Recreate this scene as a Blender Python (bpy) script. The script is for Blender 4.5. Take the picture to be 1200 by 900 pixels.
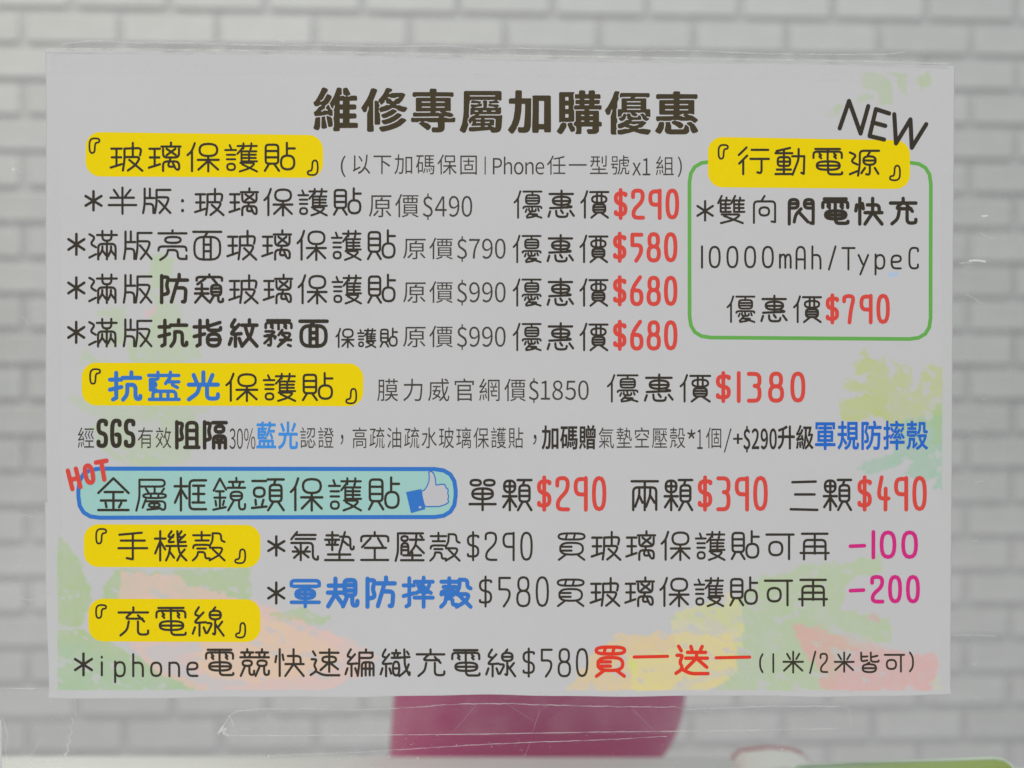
import bpy, bmesh, math, random
import numpy as np
from mathutils import Vector, Matrix
random.seed(7)
scene = bpy.context.scene
for o in list(bpy.data.objects): bpy.data.objects.remove(o)

# ---------------------------------------------------------------- camera
# pose of the camera against the notice: columns x right, y down, z away from the lens
POSE = (0.013873, -0.036957, 0.004910, -0.002122, -0.001917, 0.391778)
WALL = (0.024513, -0.046145, 0.000258, -0.007422, 0.000839, 0.102543, 0.037906)
FPX = 1400.0                                   # focal length in pixels of a 1200 px wide picture
def rot(rx, ry, rz):
    c, s = math.cos, math.sin
    X = np.array([[1,0,0],[0,c(rx),-s(rx)],[0,s(rx),c(rx)]])
    Y = np.array([[c(ry),0,s(ry)],[0,1,0],[-s(ry),0,c(ry)]])
    Z = np.array([[c(rz),-s(rz),0],[s(rz),c(rz),0],[0,0,1]])
    return Z @ Y @ X
RC = rot(*POSE[:3]); TC = np.array(POSE[3:6])
def to_world(p):                               # (right, down, away) -> Blender (x, y away, z up)
    return Vector((p[0], p[2], -p[1]))
CAM = -RC.T @ TC
cam_data = bpy.data.cameras.new('camera'); cam = bpy.data.objects.new('camera', cam_data)
scene.collection.objects.link(cam); scene.camera = cam
right, up, back = to_world(RC[0]), -to_world(RC[1]), -to_world(RC[2])
m = Matrix((right, up, back)).transposed().to_4x4(); m.translation = to_world(CAM)
cam.matrix_world = m
cam_data.sensor_width = 36; cam_data.lens = 36*FPX/1200
cam_data.clip_start = 0.01; cam_data.clip_end = 50
cam_data.dof.use_dof = True; cam_data.dof.focus_distance = 0.392
cam_data.dof.aperture_fstop = 7.6
cam_data.dof.aperture_blades = 0

# ---------------------------------------------------------------- light
world = bpy.data.worlds.new('World'); scene.world = world; world.use_nodes = True
bg = world.node_tree.nodes['Background']
bg.inputs[0].default_value = (0.93, 0.97, 1.0, 1); bg.inputs[1].default_value = 0.285
def area(name, loc, target, size, power, color):
    l = bpy.data.lights.new(name, 'AREA'); l.shape = 'RECTANGLE'; l.size, l.size_y = size
    l.energy = power; l.color = color
    o = bpy.data.objects.new(name, l); scene.collection.objects.link(o); o.location = loc
    o.rotation_euler = (Vector(target)-Vector(loc)).to_track_quat('-Z', 'Y').to_euler()
    return o
area('ceiling_lamp_room', (-0.12, -1.05, 1.12), (0.0, 0.0, -0.02), (0.6, 0.5), 11.8, (1.0, 0.975, 0.97))
area('low_fill_light', (-0.15, -0.95, -1.0), (0.0, 0.0, -0.04), (0.6, 0.5), 6.6, (1.0, 0.97, 0.98))  # fill added from below the frame to even the notice; no real lamp
area('ceiling_lamp_wall', (-0.75, 0.30, 1.35), (-0.35, 0.9, 0.2), (0.9, 0.6), 7.6, (1.0, 0.98, 0.80))
area('window_light', (0.7, 0.35, 1.5), (0.15, 0.9, 0.6), (0.6, 0.6), 3.8, (0.80, 0.94, 1.0))
vs = scene.view_settings
vs.view_transform = 'Standard'; vs.look = 'None'; vs.exposure = 0; vs.gamma = 1; vs.use_curve_mapping = False

# ---------------------------------------------------------------- letter shapes (outlines and pen strokes)
THIN = {
'原': '1o124E124E1i1E1i1D1k1D2K1z3m1s3S1c4r0Z4i1c3O1k3a1n2s 221K2O1K301n3j1q391I3a1K4k1K4k3c3k3c3j3e3j4i3f4s3a4u324w2x4w2u4i2Y4i324g323e303c223c 2k1X2j1Y2j2m2k2n422n432m431Y421X 2k2z2j2A2j2Y2k2Z422Z432Y432A422z 2k3r2A3v2A3y2g3Y1U4m1G4e1F4c253M 3H3y3U3r4D4e4o4n',
'價': '1M0Q220U1I1I1I4w1s4x1s2g1q2f1p2g142L0V2s1a2a1n1O1C1i 26114G114G1d3Q1d3P1e3P1s3Q1u4y1u4y2g2c2g2c1u2S1u2U1s2U1e2S1d261d 381d371e371s381u3A1u3B1s3B1e3A1d 2s1F2r1G2r242s252S252U242U1G2S1F 381F371G372438253A253B243B1G3A1F 3Q1F3P1G3P243Q254i254j244j1G4i1F 2i2u4u2u4v3W2i3W 2y2E2x2G2x2S2y2U4e2U4f2S4f2G4e2E 2y342x362x3k2y3l4e3l4f3k4f364e34 2y3v2x3w2x3K2y3L4e3L4f3K4f3w4e3v 1Z4m2w4c2U3Z36482Y4e2G4m284x 3C483O404K4o4u4x484l',
'以': '3W0Y4e0Z4e18452m3Z2M3N3i4k3O4K4k4u4w4b463E3y3s3Q38492Q4m2s4y2g4i303R3z363P2c 1u181M181M3y1O3z1S3x2I382O3o1I3V1o471f3U1p3K1u3y 2n1k2C1c331O3d282Y2g2K1Q',
'下': '14174F184E1o2W1o2V1q2V282W2932263q2i462H4r2W4e3b3i2y2Y2n2V2o2U4x2D4w2D1q2C1o141o',
'加': '1E0R1U0S1T1y1U1A2O1A2M342I3Y2C4k2u4q2g4t1T4s1O4b2i4c2p442u3w2x2e2x1S2w1R1U1R1S1U1Q2E1I3q1u441a4w0X4k1h3S1t3i1A2A1C1S1A1R141R131A1C1A1D1y 3a1k4x1k4w4r4g4r4g4c4e4a3s4a3q4c3q4s3a4s 3s1A3q1C3q3S3s3U4e3U4g3S4g1C4e1A',
'碼': '2I0Z4A104A1d3O1d3N1e3N1C3O1D4t1E4s1Q3O1Q3N1S3N2e3O2f4t2g4s2t3O2t3N2u3N2S3O2T4F2U4C3I4x4g4t4q4k4w3O4x3J4i4a4j4g4e4j484m3O4o3o4o3a4m382I38 12102v102u1g1M1g1L1i1G1O1z2e1A2h2l2i2l401A411y421y4l1k4k1k321i301h32163k0W361a2G1j2g1v1k1u1g121g 2Y1d2X1e2X1C2Y1D3w1D3y1C3y1e3w1d 2Y1Q2X1S2X2e2Y2f3w2f3y2e3y1S3w1Q 2Y2t2X2u2X2S2Y2T3w2T3y2S3y2u3w2t 1A2w1y2y1y3K1A3M243M263K262y242w 3U3m423i443k4i3L493O 2E3n2Q3q2P3C2G482w4l2m4e2s462y3S 3u3s3C3p3F3q3N3M3Q403G433E42 333u3e3s3f3w3i3S3i4a3g4c374c',
'保': '1Y0P2d0U28181O1I1O4w1y4w1x2e1w2c1u2e162H0W2q1d281v1I1J1k 2o104t104t2g3A2h3y2i3y2M3A2O4H2O4G343M343K363W3o4d3G4u3V4N484C4m4k4a3Z3O3A3g3y3i3y4x3h4w3h3i3g3g323A2N3Q2k4f2a4l1Z482y3J2T3m353634342634252O3g2O3h2M3h2i3g2h2o2g 2G1f2E1g2E202G224a224c204c1g4a1f',
'固': '1c104x104w4x4g4x4e4m1u4m1s4x1c4w 1u1g1t1i1t441u464e464f444f1i4e1g 1L1W2I1V2J1U2K1s2Z1s2Z1U301V3Y1V3Y2930292Z2a2Z2C302E3J2E3J3G223H222E2I2E2J2C2J2a2I291M29 2i2R2h2S2h3s2i3u3s3u3t3s3t2S3s2R',
'任': '220P2i0T2i0W251o1R1M1R4w1C4x1B2e1A2c1y2e162K0V2s1h261z1I1P1g 2e1m3k1b3Y124i0V4m0V4y183Y1j3C1n3z1q3z2w3A2y4I2y4I2P3A2P3z2Q3z463A474E474E4n2e4m2e473g473i463i2Q3g2P242O242y3g2y3i2w3i1s3g1r2i1A',
'一': '122u4I2u4I2M122M',
'型': '4c0Q4s0Q4r2M4p2S4i2W482Y3I2Y3C2J482J4b2G 1g0Z3310321d2I1d2G1e2G1M2I1O381O39222I232G242G2V2q2U2q242o231S231Q281O2k1H2A1s2T1g31152Q1g2H1t2s1B281A231823171O1C1O1D1M1D1e1C1d1g1d 3q133G143G2n3q2m 1U1d1S1e1S1M1U1O2o1O2q1M2q1e2o1d 1s3m2I3l2K3k2K2U302T313k323l4g3m4g3A323A313C314632484G484G4o124o12482I482K462K3C2I3A1s3A',
'號': '3s0O3I0O3I143K164x164w1j3K1j3I1k3I1A3K1C4A1B4K1E4B2g4A2k4n2g4s1W4q1Q2U1Q2T1S2T2Y2P3C2H462u4w2h4o2u3Y2B3w2E342E1C3q1C3s1A 1c0Z2k0Z2l221c22 1q1b1o1c1o1O1q1Q261Q281O281c261b 312i3q2e3r2c3r1U3E1U3F2c3G2d4c294e2k4a2m3G2p3F2q3F2C3K2J4g2J4l2G4o2u4z2y4y2I4u2Q4q2U3C2U3w2S3r2M3r2s3o2q322t 102o2r2o2q2D1C2D1y2M1v321w342h342b44264k1Y4s1S4u1s4u1n4g1M4h1S4c1Y3U223k203i1c3i1m2E1k2D102D 3g3b443b464a4e4d4u4b4x464y3I4A3I4K3O4J4a4G4k4C4p4u4r424r3W4o3R4e3R3q3Q3o3u3o3s3q3q3K3i483b4i2U4w2M4k3048393S3e3y',
'組': '1O0O230U1K1u1o1Y1w201S1Y2c1r2r1A1Z2g1t2S1u2U2c2O2e2K272q2k2m2A3a2o3f2l3e2i311K35163d112Y162V1j2I1I2e1G2c1y2d162i10241a1U1m1E 2Q114r124r4a4s4c4I4c4I4s2t4s2u4c2O4c2Q4a 361g351i352236244a244b224b1i4a1g 362j352k353636374a374b364b2k4a2j 293o2k3k2m3m2w3Q2y402k44 363n353o354a364c4a4c4b4a4b3o4a3n 1G3s1S3q1U3s20481Y4i1M4k1L3Y 1c3r1q3u1k441e4r104m1642',
'膜': '2o1a2W192X182Y0O3c0O3c183e193O193Q183Q0O440O451846194E194F1m461n451o441G3Q1G3Q1o3O1n3e1n3c1o3c1G2Y1G2X1o2W1n2o1n 1e102d102d4i2b4o264s204u1E4v1A4g1W4g1Z4e1Z3a1Y381s381r3a1n3M1g4i1a4w0Y4q173W1c3s1e30 1u1f1s1g1s1U1u1V1Y1V1Z1U1Z1g1Y1f 2C1P4r1Q4r323E323C383B3m3C3n4E3o4E3C3O3C3M3E3T3O48444q4e4H4k4w4x4c4p3W4e3I403w3G3n3Y3f482U4n2s4x2i4k2C4e2U44383Q3f3E3e3C2o3C2o3o3i3n3l3i3m343k322C32 2S212R222R2k2S2l4a2l4b2k4b224a21 1u2b1s2c1s2S1u2T1Y2T1Z2S1Z2c1Y2b 2S2w2R2y2R2O2S2Q4a2Q4b2O4b2y4a2w',
'力': '1b1I2u1H2v1G2w0P2N0Q2N1G2O1H4u1H4r2S4m3E4g46494k404s3Q4v3c4v344e3E4f3O4e3U48403W453y4d204c1Z2O1Z2L242G2G2s3k203Y1g4x144k1L3M2a3c2p2A2u202s1Z1c1Z',
'威': '1j1q3m1p3n1o3m0O3D0O3D1o3E1p4G1p4G1E3G1E3E1G3I2C3O3g3Q3j452O4h244x284i2Y473m3V3G47484e4f4m4h4r4e4u464x3A4I3G4K3M4I444C4o4s4w4g4x484v3Y4m3K3Y3s4f364x2S4m3e463D3E3t2O3o1G3m1E1A1E1z1G1y361u3C1n461b4w0Y4n0Y4k1a3U1g3s1j2S 400O4k0Z4y1a4o1m48183Q0Y 1O213d223c2e2C2e2r2G2s2I362I3d2K353a2O3C3d3U34442E3O2k441O4j1G4a1G46243X2p3I2m3E1O3q242W222V1K2V1K2I2a2I2e2C2m2g2k2e1O2e 2m2V283k2A3w2O3e2V2W2U2V',
'官': '191c2M1c2N182G0Q2W0N381c4A1c4A1S4i1S4i1u4g1s1s1s1q1u1q1S1a1T 1E1Q431Q422R1Y2R1W2S1W3g1Y3h4c3h4c4v3W4v3U4l1Y4l1W4x1E4w 1Y251W261W2A1Y2C3K2C3M2A3M263K25 1Y3w1W3y1W441Y463U463V443V3y3U3w',
'網': '1K0O1Z0W1H1u1n1Y1u201O1Y261r2i1x2k1A1Q2m1r2S1u2U262P272M202q2c2n2k2M2q3c2g3g2d3g2a31163d1130112Y1f2M1E2e1y2d142i0Z24171Y1j1G 2y104D104D4i4y4s4k4w404w3W4k3W4i4m4h4o4c4o1g4m1f2O1f2M1g2M4w2x4w 351s3c1p3g1q3n1E3s1X3h203d1K 2W263G253J223Q1I3U1q461s401O3T243U254e254f2i3A2i3z2k3J2C3J2E3B2K3C2L4c2L4c2Y3m2Y3l303l3w3m3x4a3x4a3K383K38302Z2Y2Z2M3w2L3x2K3w2E3o2q3o2n3v2k3u2i2W2i 1Y3o223m2a3m2l3U2m442b46 1c3r1o3u1i441c4s0Z4m1542 1A3s1I3r1N3s1S4j1G4k',
'經': '1K0O1Z0W1I1s1n1Y1y201O1Y261r2l1A1V2g1s2S1y2U262P272O1Z2q2a2m2i2E2r382q3b2e3f2a31163d1130112Y1g2K1E2e1y2d142i0Z24191U1j1G1E12 2w114E114F1g2w1g 4k1q4y1u49284D2Q4q2X4a2y3S2a 2U1r391u2K2a3c2Q2Y2X2H2s2u2a 3C1r3R1u3s283T2O3S2R3I2W3b2a 2C384w384w3n3K3n3I3o3I4a3K4b4G4b4H4q2o4r2o4b3q4b3r4a3r3o3q3n2C3n 203o2c3k2m3O2o3W2m402c42 1c3r1p3u1j461c4s0Z4m1542 1B3u1O3s1U421V4g1U4h1I4j1H4i1G3W',
'有': '161m2e1l2j1c2q0O2I0S2y1i2A1l4D1m4C1B2s1B2b242c264926494i444r3K4w3i4w3d4i3e4g3Q4g3T4c3T3K3S3J2a3J293K294w1S4w1S2A1Q2z1w2V1c3c102Y1i2L1E2o1W1Y271C261B161B 2a2l292m292M2a2N3S2N3T2M3T2m3S2l 2a312932293s2a3u3S3u3T3s3T323S31',
'效': '141q1W1p1X1o1S1e1F0U1S0O200W2b1g2a1i201m1Z1o201p2S1p2T1E141E 3u0O3I0Q3z1w3A1y4H1y4H1O4s1Q4h2I473a3W3u403C4d3S4u484K4i4y4w4c4h3W403M3L3m4c2S4w2O4x2E4m3a413r3K3C3w3p323g2y3e2v3c2w302R2O2E302m3d1S 1w1N1L1S1t2q1a2P0Z2E1i2e 2d1S2q1N2G282R2s2E2A2t2g 3w1O3t1Q3o2a3y2I3M3e3W2U422C4c1Q4a1O 1p2K1C2C2031292K2e2s2u2v2r2I2d3g2v3C2I3W2u462f3I243v1H401s4e1c4q104e1g431v3O1J3y1T3i',
'認': '1p0U1C0N1S1a1W1i1K1q 2G0Y4A0Y4x284r2u4k2A4c2C3M2C3L2A3I2n482o4e2i4i224l1k4k1c3M1c3F1G3u283a2x2K2N2B2C2Y2n3g203q1C3v1e3u1c2G1c 2S1m321p331s2S1U2I272x1Y2J1I 101v2q1v2r1I101J 1a232i232j2g1a2g 1a2A2i2A2j2M1a2N 3h2S3s2L3I363T3s3I3A3x3g 473c4i354k364B3C4K424x484o3I 30363f363f4a3i4e404e4448463K4j3Q4h4a4d4m464t3g4u354q314i3048 1a372k382k4h1q4h1o4t1a4s 2G382Q3c2R3e2G402B4c2y4d2q492o462y3G 1q3l1o3m1o421q4424442642263m243l',
'證': '1q0U1C0N1V1i1I1q 2z0Y3k0X3s103l1q341W361Y421Y431W3N1s3C0U3Q0R3U163Y1c4c0Y4g0V4i0W4r14421q4a1E4w1o4H1w4h1O4w264L2i4A2u4c28441Y422c322c30222G2p2w2v2m2k2y2b2P1S2s1y2C1o2Y1D3a1c381b2A1b 101v2k1v2l1I101J 1a232c232d2g1a2g 2M2v4k2v4l3s2M3s 1a2A2c2A2d2M1a2N 302I2Z2K2Z3c303e443e453c452K442I 1a372f382e4h1o4h1m4t194s 1o3l1n3m1n421o4420442242223m203l 2p4e3E4d3Q3Q3X3w403w4f3A3V4c3W4d4G4d4H4q2q4r 2T3C363x393y3h3O3m46374a303O',
'高': '151e2I1e2K1a2D0S2U0N341e4C1e4D1s161t 1I1J421J432w1I2w 201V1Y1W1Y2i202k3K2k3L2i3L1W3K1V 1e2M4u2M4u4m4r4q4m4t464v3Q4v3L4m3M4j484j4c4i4e4e4e324c301w301u321u4w1e4x 203h3G3h3G442g452e4i204i 2g3t2f3u2f3S2g3T3q3T3r3S3r3u3q3t',
'疏': '2D1i3y1i3A1e3q0S3E0N3G0O3L0W3U1i4G1i4G1x3E1x3b2e3i2f482c4a2a3S1O3U1L441G4x2g4G2u4u2C4s2C4k2p2K2x2E2i2O2e2V283k1y3i1x2E1x 16142q132A1c2l1u1Z1O1Z2q202s2t2s2s2H202H1Z2I1Z3A203C2s3u2u3I124b0X3U1d3Q1d241q241q3K1s3M1I3H1K3G1K1I281k261j161j 2S2I362I343C303U2P4e2u4w2k4m2D442M3O2R3u 422I4g2I4h4g4k4i4s4i4x4e4A3N4K3S4H4m4E4q4w4u4c4u484s424k 3s2J3F2K3E4o3r4o',
'油': '2l1G3g1F3i1E3i0P3z0Q3z1E3A1F4z1G4y4v4i4v4g4h2C4h2A4w2l4w 1o0R1M13291i1Y1w1G1j1e14 2C1V2A1W2A2O2C2P3g2P3i2O3i1W3g1V 3A1V3z1W3z2O3A2P4g2P4i2O4i1W4g1V 1a1Z1A2b1S2m1U2o1N2A1K2C1k2l122c1228 2C352A362A402C413g413i403i363g35 3A353z363z403A414g414i404i364g35 1O39213k1x4e1p4s1m4s194i1v3I',
'水': '2I0P310Q311O3a283m2t3Q1Y4a1A4p1K4c203v2G3J30483q4s3F4M3Q4y46483P3H3o3l2W322q312s314a2Z4m2U4s2I4w2e4w284e2C4f2I4c 181S2i1Q2t1U2g2G1Z3g1D3M1e48103U1q3y1G3e1X2I282a26281828',
'玻': '2r1q3m1q3n1o3n0O3C0O3D1o3E1q4w1p4F1s4y1U4q2f4b2c4k1K4i1F3E1F3D1G3D2o3E2p4m2p4u2s4n2Q4d3c3O3M4c434I4g4J4i4y4w424i3C3Z384k2K4v2G4w2E4u2w4j30463p3O333i2K2E2H2G2G2K2F3a2A3E2r462c4u1Z4k2e3U2n3o2r2K 12152f162e1l1O1l1M1m1M2g1O2h292i282w1O2w1M2y1M3u1Q3w2c3n2f3C14451242103Q1w3C1w2y1u2w142w142h1u2h1w2g1w1m1u1l121l 2I1F2H1G2H2o2I2p3m2p3n2o3n1G3m1F 322E312G332K3f383C3B3V3c4a2G482E',
'璃': '2j1c3k1b3m1a3e0S3s0N3E1b4G1b4G1q2k1q 10192b1a2a1o1M1o1K1q1K2i1M2k272k262z1M2z1K2A1K3w1M3x2c3p2f3E143Z113Y0Y3J1s3C1v3A1v2A1u2z132y142k1u2k1v2i1v1q1u1o101o 2Y1G361z3w1R3Q1y401B411C3G1Y442g3W2n3y253w25302q2T2g3n1Y 2y1B2N1C2N2s2O2u4a2u4c2s4c1C4s1C4s2I3E2I3C2K3x303y314C324C4g4A4o4y4r4k4v3W4w3Q4k4i4j4m4g4m3i4k3g3q3g393K3a3N3g3N3O3I3Q3G3H3s3S3o4c4042463U3S2U432O3Q2V3K313A3a3i383g2G3g2F3i2F4w2o4w2o323g313n2K3m2I2y2I',
'護': '1t0U1G0N1Y1i1K1q 2r1432143312340O3i0O3i123k143S143U123U0O480O49124a144I144I1h4a1h481v3U1v3S1h3k1h3i1i3i1u381v301K321O3A1O3A1K3r1y3C1s3Q1O4y1O4y1Z3S1Z3R203R2c3S2d4u2e4u2m3S2m3R2o3R2A3S2B4u2C4u2K3S2K3R2M3R2Y3S304E304F3a303a2Y3h2K3h2K2i2I2g2w2v2m2i2G1U2S1u321w331u331i321h2s1h 101v2q1v2q1I101J 301Z2Y202Y2c302d3C2d3D2c3D203C1Z 1a232g232h2g1a2g 302m2Y2o2Y2A302B3C2B3D2A3D2o3C2m 1a2A2g2A2h2M1a2N 302K2Y2M2Y2Y30303C303D2Y3D2M3C2K 1a372h382g4h1q4h1o4t1a4s 1q3l1o3m1o421q4422442342233m223l 2x3o4m3m4v3s4m3G4a3S3S444i4e4L4k4A4x4c4r3C4d3a4o2w4x2p4m2q4j2U4e3l44363T2S3E2Y3C2Z3A2Y3z2y3z 3a3z393C3e3I3A3X3E3X3S3O473A463z',
'貼': '3s0O3J0O3J1G3K1I4J1I4I1X3K1X3J1Y3J2K3K2M4w2M4w4w4g4w4e4l344l324x2N4w2N2M3q2M3s2K 1c0Y2u0Y2u3v1b3u 1s1c1r1e1r1I1s1K2c1K2e1I2e1e2c1c 1s1X1r1Y1r2u1s2v2c2v2e2u2e1Y2c1X 1s2I1r2K1r3g1s3h2c3h2e3g2e2K2c2I 34313332334434454e454g444g324e31 203I2e3C2s3W2B4e2o4m 1q3D1G3G1G3I1u481c4x104o0Z4m1g40',
'氣': '1U0O2b0U221a241c4y1c4z1o1W1o1z1S1c2c101Y1g1L1y1q 1Q1G4g1G4g1S1Q1T 1q2c422c453E4b424g494q4g4v484x3I4y3H4J3Q4H4c4D4o4y4v4o4x464p3U443N3o3M2s3K2p1q2p 1a3g2e3f2g3e2g2y2w2x2w3e2y3f3A3f3A3s2y3s2w3u2w4x2g4w2g3C2e3B1K461e4s144e1A3V233u223s1a3s 1s2E1E2z1Q2O1X341K391E2W 382A3m2F3m2I2Y3b2M37 2A3M2K3D3i3Y3y4a3m4l3042',
'墊': '1b161M161O141O0O220O231424162F162E1i241i231k231y241A2O1A2P1K2k1M101L101A1M1A1O1y1O1k1M1i1c1i 3o0P3C0Q3C1i3E1k4j1k4j2m4n2S4u304y2Y4C2w4L2E4K2U4H364A3e4u3f4f38472M442i441A421y3E1y3C1A3A243x2e3Y2y3O2K3s2t3d2S2V3a2Z3c2Z3u303v4g3v4h3I303J2Z3K2Z4a304c4G4c4G4q144r144c2G4c2I4a2I3K2G3J1q3J1q3w2G3v2I3u2I3c2M3a2F32312I3f2k3c2h2Q252Q222Y1U3i253l203o1E3m1y2U1y2U1k3m1k3o1i 1n1S1y1O1K2a282a2k1N2w1R2n282o2a2I2a2I2k242l232m232E242G2O2G2P2Q242R232S223h1O3g1O2S1M2R122R122G1M2G1O2E1O2m1M2l192k1a2a1u2a1v28',
'空': '191k2K1j2L1g2A0S2S0N381j4A1j4A264i264i1A4g1y1s1y1q1A1q2c1a2c 1b2y1w2p1Q2e28222o1P2z20222q1m2M 3k1Q4k2o4w2v4x2w4w2A4m2K3K2m3a233920 1A2Q4a2Q4a3532353036304832494A494A4o1a4o1a492G492I482I362G351A35',
'壓': '1g104C104C1c1w1c1v1e1v2W1s3s1m3Y1a4r104l0Y4g183S1e3k1g2U 1H2i302h313c323d3n2W3x2I3E2q3H2c3G2a382a381Y3G1X3H1W3H1m3U1l3U1W3W1X4B1Y4A2a402a3Z2e442s4f2O4s324G3c4w3n4k3f47303S2v3D2Y3o3e3c3n323e2U3l2s3m2p3e2M3d2O3a2M301W301U321U3m1I3n 1M1n2Y1n2Y241M25 441s4e1n4s1C4y1K4o1R 1Y1v1X1w1Y1F2K1F2L1E2K1v 1Y1M1X1O1Y1X2K1X2L1W2K1M 1W2p1U2q1W2A2M2A2O2y2M2p 1W2H1U2I1W2T2M2T2O2S2M2H 1N3E2W3E2Y3r3e3r3g3E4o3E4o3R3g3R3e3S3e4c3g4d4E4d4F4q1w4q1w4d2W4d2Y4c2Y3S2W3R1O3R',
'殼': '13181M181N161O0O220O221624182K182K1m241m221o221E241F2C1F2C1S1c1S1c1F1M1F1N1E1N1o1M1m141m 3e0Z4g0Z4h224k264G254I2i4i2k462g4226421e401c3u1c3t1e3s1Q3o243g2k322x2R2m342a3a1Y3e1E 14282K282K2G2w2G2w2m2u2l1i2l1h2m1h2G142H 1m2B2q2B2r2O1m2O 302C4o2B4y2G4j3i3Y3M4k454L4i4C4u4a4h3M3X3m4i2W4v2Q4w2P4u2I4j2S4g3c463C3M3o3q3b2W3l2S3k2Q302Q 3q2Q3o2S3p2U3z3g3O3A443e4e2S4c2Q 1o342m342n3S2o3T2s3R2M3F2Q3S2o4a2a4m234a293W293k283i1E3i1C3k1B3O1x441q4g1c4u114k1d481k3W1o3A',
'個': '1O0Q230U1T1m1J1G1J4w1u4x1t2e1s2d1p2g142J0U2s1b261r1G1E1g 2e134A144A4v4k4v4i4i2w4i2u4x2e4w 2w1i2u1k2u422w434i434k424k1k4i1i 2G1W3g1V3i1U3i1s3w1s3w1U3y1V491W48283y283w2a3w2A3y2C3Z2C3Y3F2R3E2R2C3g2C3i2A3i2a3g282G28 342O332Q333s343t3K3t3M3s3M2Q3K2O',
'I': '1g1f1B1g1A4d1f4c',
'P': '1g1f281f2y1i2G1l2S1q371I3b22372w2U2N2w2Y28311C311B321A4d1f4c 1C1w1B1y1B2I1C2K242K2o2I2E2B2N2o2Q2a2N1Q2F1G2A1C2i1x',
'h': '1e0Z1y101x2i1y2k1S25241Z2c1Y2A212N2c2U2q2X2M2W4d2C4c2C2Q2A2A2w2q2q2l2m2i2e2g202h1S2l1y2C1y4c1d4c',
'o': '1l2g1G22261Y2q222M2i2Z2C34382Z3C2K3Z2q4c224g1E4b1k3W173y1334182C 1E2q1z2w1r2M1p301r3s1z3I1M3U223Z2k3V2y3I2G3q2I322F2K2y2w2g2i222f1O2j',
'n': '1d221u211y2l1S25241Z2c1Y2A212N2c2U2q2X2M2W4d2C4c2C2Q2A2A2w2q2q2l2m2i2e2g202h1S2l1y2C1y4c1d4c',
'e': '1l2g1E231Y1Y2o222G2g2Q2y2T2U2S3b1q3b1o3g1r3w1x3G1C3N1Q3W243Z2i3Z2y3U2G3P2N422M442s4d244g1G4b1k3W173y1334182C 1E2n1r2G1n2W1o2X2A2X2B2W2z2E2t2s2g2h222e1O2h',
'x': '0Y211k211Q2S1U2Q2m212I22282W23382K4d2o4d1O3i1I3q1i4a1g4d0U4c1D34',
'0': '1h1A1y1i1U1c2m1i2D1A2O222S2G2O3o2D3S2i4b1Y4g1C4b1i3U1d3I163o122I1622 1I1w1w1M1p2a1n2w1p3i1w3G1H3U1Y3Z2d3U2o3G2r3w2v3i2x2U2v2a2o1M2a1w1Y1s',
'1': '1k1s1G1n1W1f2c1g2c3U2e3V2O3V2O4d1c4c1c3V1Q3V1R3U1R1G1Q1F1k1F',
'2': '101C1m1k1A1e1M1c2c1f2w1s2F1G2J242D2w2p2Y283k1y3U1A3W2Q3V2Q4d114c11401H3m232W2j2u2o242m1Q2g1E241v1S1t1E1u1s1z1c1O',
'3': '141y1e1p1q1i1E1d1W1c2e1f2u1n2G1C2K1W2H2c2B2m2s2w2e2C2d2E2i2I2u2M2F2W2N382Q3s2M3K2D3Y2u452g4d1W4g1y4e1i480X3S183E1i3N1u3U1C3X1S3Z263X2i3Q2s3E2u3s2s3c2g2X202Q1z2M1A2x1Y2u2a2o2g2i2m2a2o202m1K2c1z1W1t1M1t1y1x1g1K',
'4': '2a1f2x1g2x362y372W382W3o2y3o2x3q2w4d2e4c2e3q2c3o0V3o0V38 2e1C1X261i341i372c372e362f1E',
'5': '1i1f2I1g2I1x1C1x1z1C1v2o1y2q1S2j2k2n2C2y2N2S2R3g2M3G2z402g4c1U4g1y4e1e460X3S163G183F1o3S1C3X1S3Z263W2l3K2s3y2v3k2t302q2U2m2M282C1W2z1K2z1m2J1b2C',
'6': '1o1y1K1h261c2o1d2w1g2I1n2P1u2E1H2w1A2k1u281t1S1x1C1K1r2c1o2C1q2J1A2z1O2r1Y2o2a2o2q2r2G2B2Q2U2T3m2P3I2E402m4c224g1E4a1l3U193u142S182a1a20 1y2P1p301o341s3s1A3K1Q3X22402g3X2q3O2x3A2z3e2x302s2Q2g2F242D1O2F',
'7': '121f2S1g2S1s2t242b2M233q204d1E4c1I3q1R2M222k29262u1y2s1x121x',
'8': '1m1s1E1g1Y1c2g1f2q1k2B1s2J1G2M1Y2K2c2E2o2n2I2J302Q3e2S3y2O3O2E422m4c204g1y4c1i43153M113u143c1c2Y1o2M1z2E1i2m1b241a1W1e1C 1E1z1w1I1u1O1t1Y1x2c1I2o2a2C2l2q2t2a2u1W2q1I2i1z281t1O1t 1A2S1q341k3m1m3E1s3M1I3Y1Y412c3Z2m3T2w3I2x3E2y3s2v3e2g301O2M1K2L',
'9': '1f1u1w1g1E1e1U1c2g1h2z1y2M1Y2Q2I2L3m2x3S2a4b1O4g1y4f1k4a153Y1g3L1u3V1C3Y1M3Z243U2i3G2r3m2x2K2w2I2c2Y1U341u311g2S142y112e151K 1C1x1t1G1n1S1l241n2s1s2C1E2M1Q2P222O2k2E2w2q2s1Y2k1I281w1O1s',
'$': '1S0P250Q251g261i2k1k2u1p2J1C2y1O2i1C221y1S1z1G1E1y1O1x1S1w221I2o2a2D2A2V2N3s2L3I2C402o4a254g244I1R4I1R4i1Q4g1s4a153W1e3G1A3U1U3Z2a3X2k3R2r3G2t3u2h361o2x1c241e1M1l1y1y1n1R1g',
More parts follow.
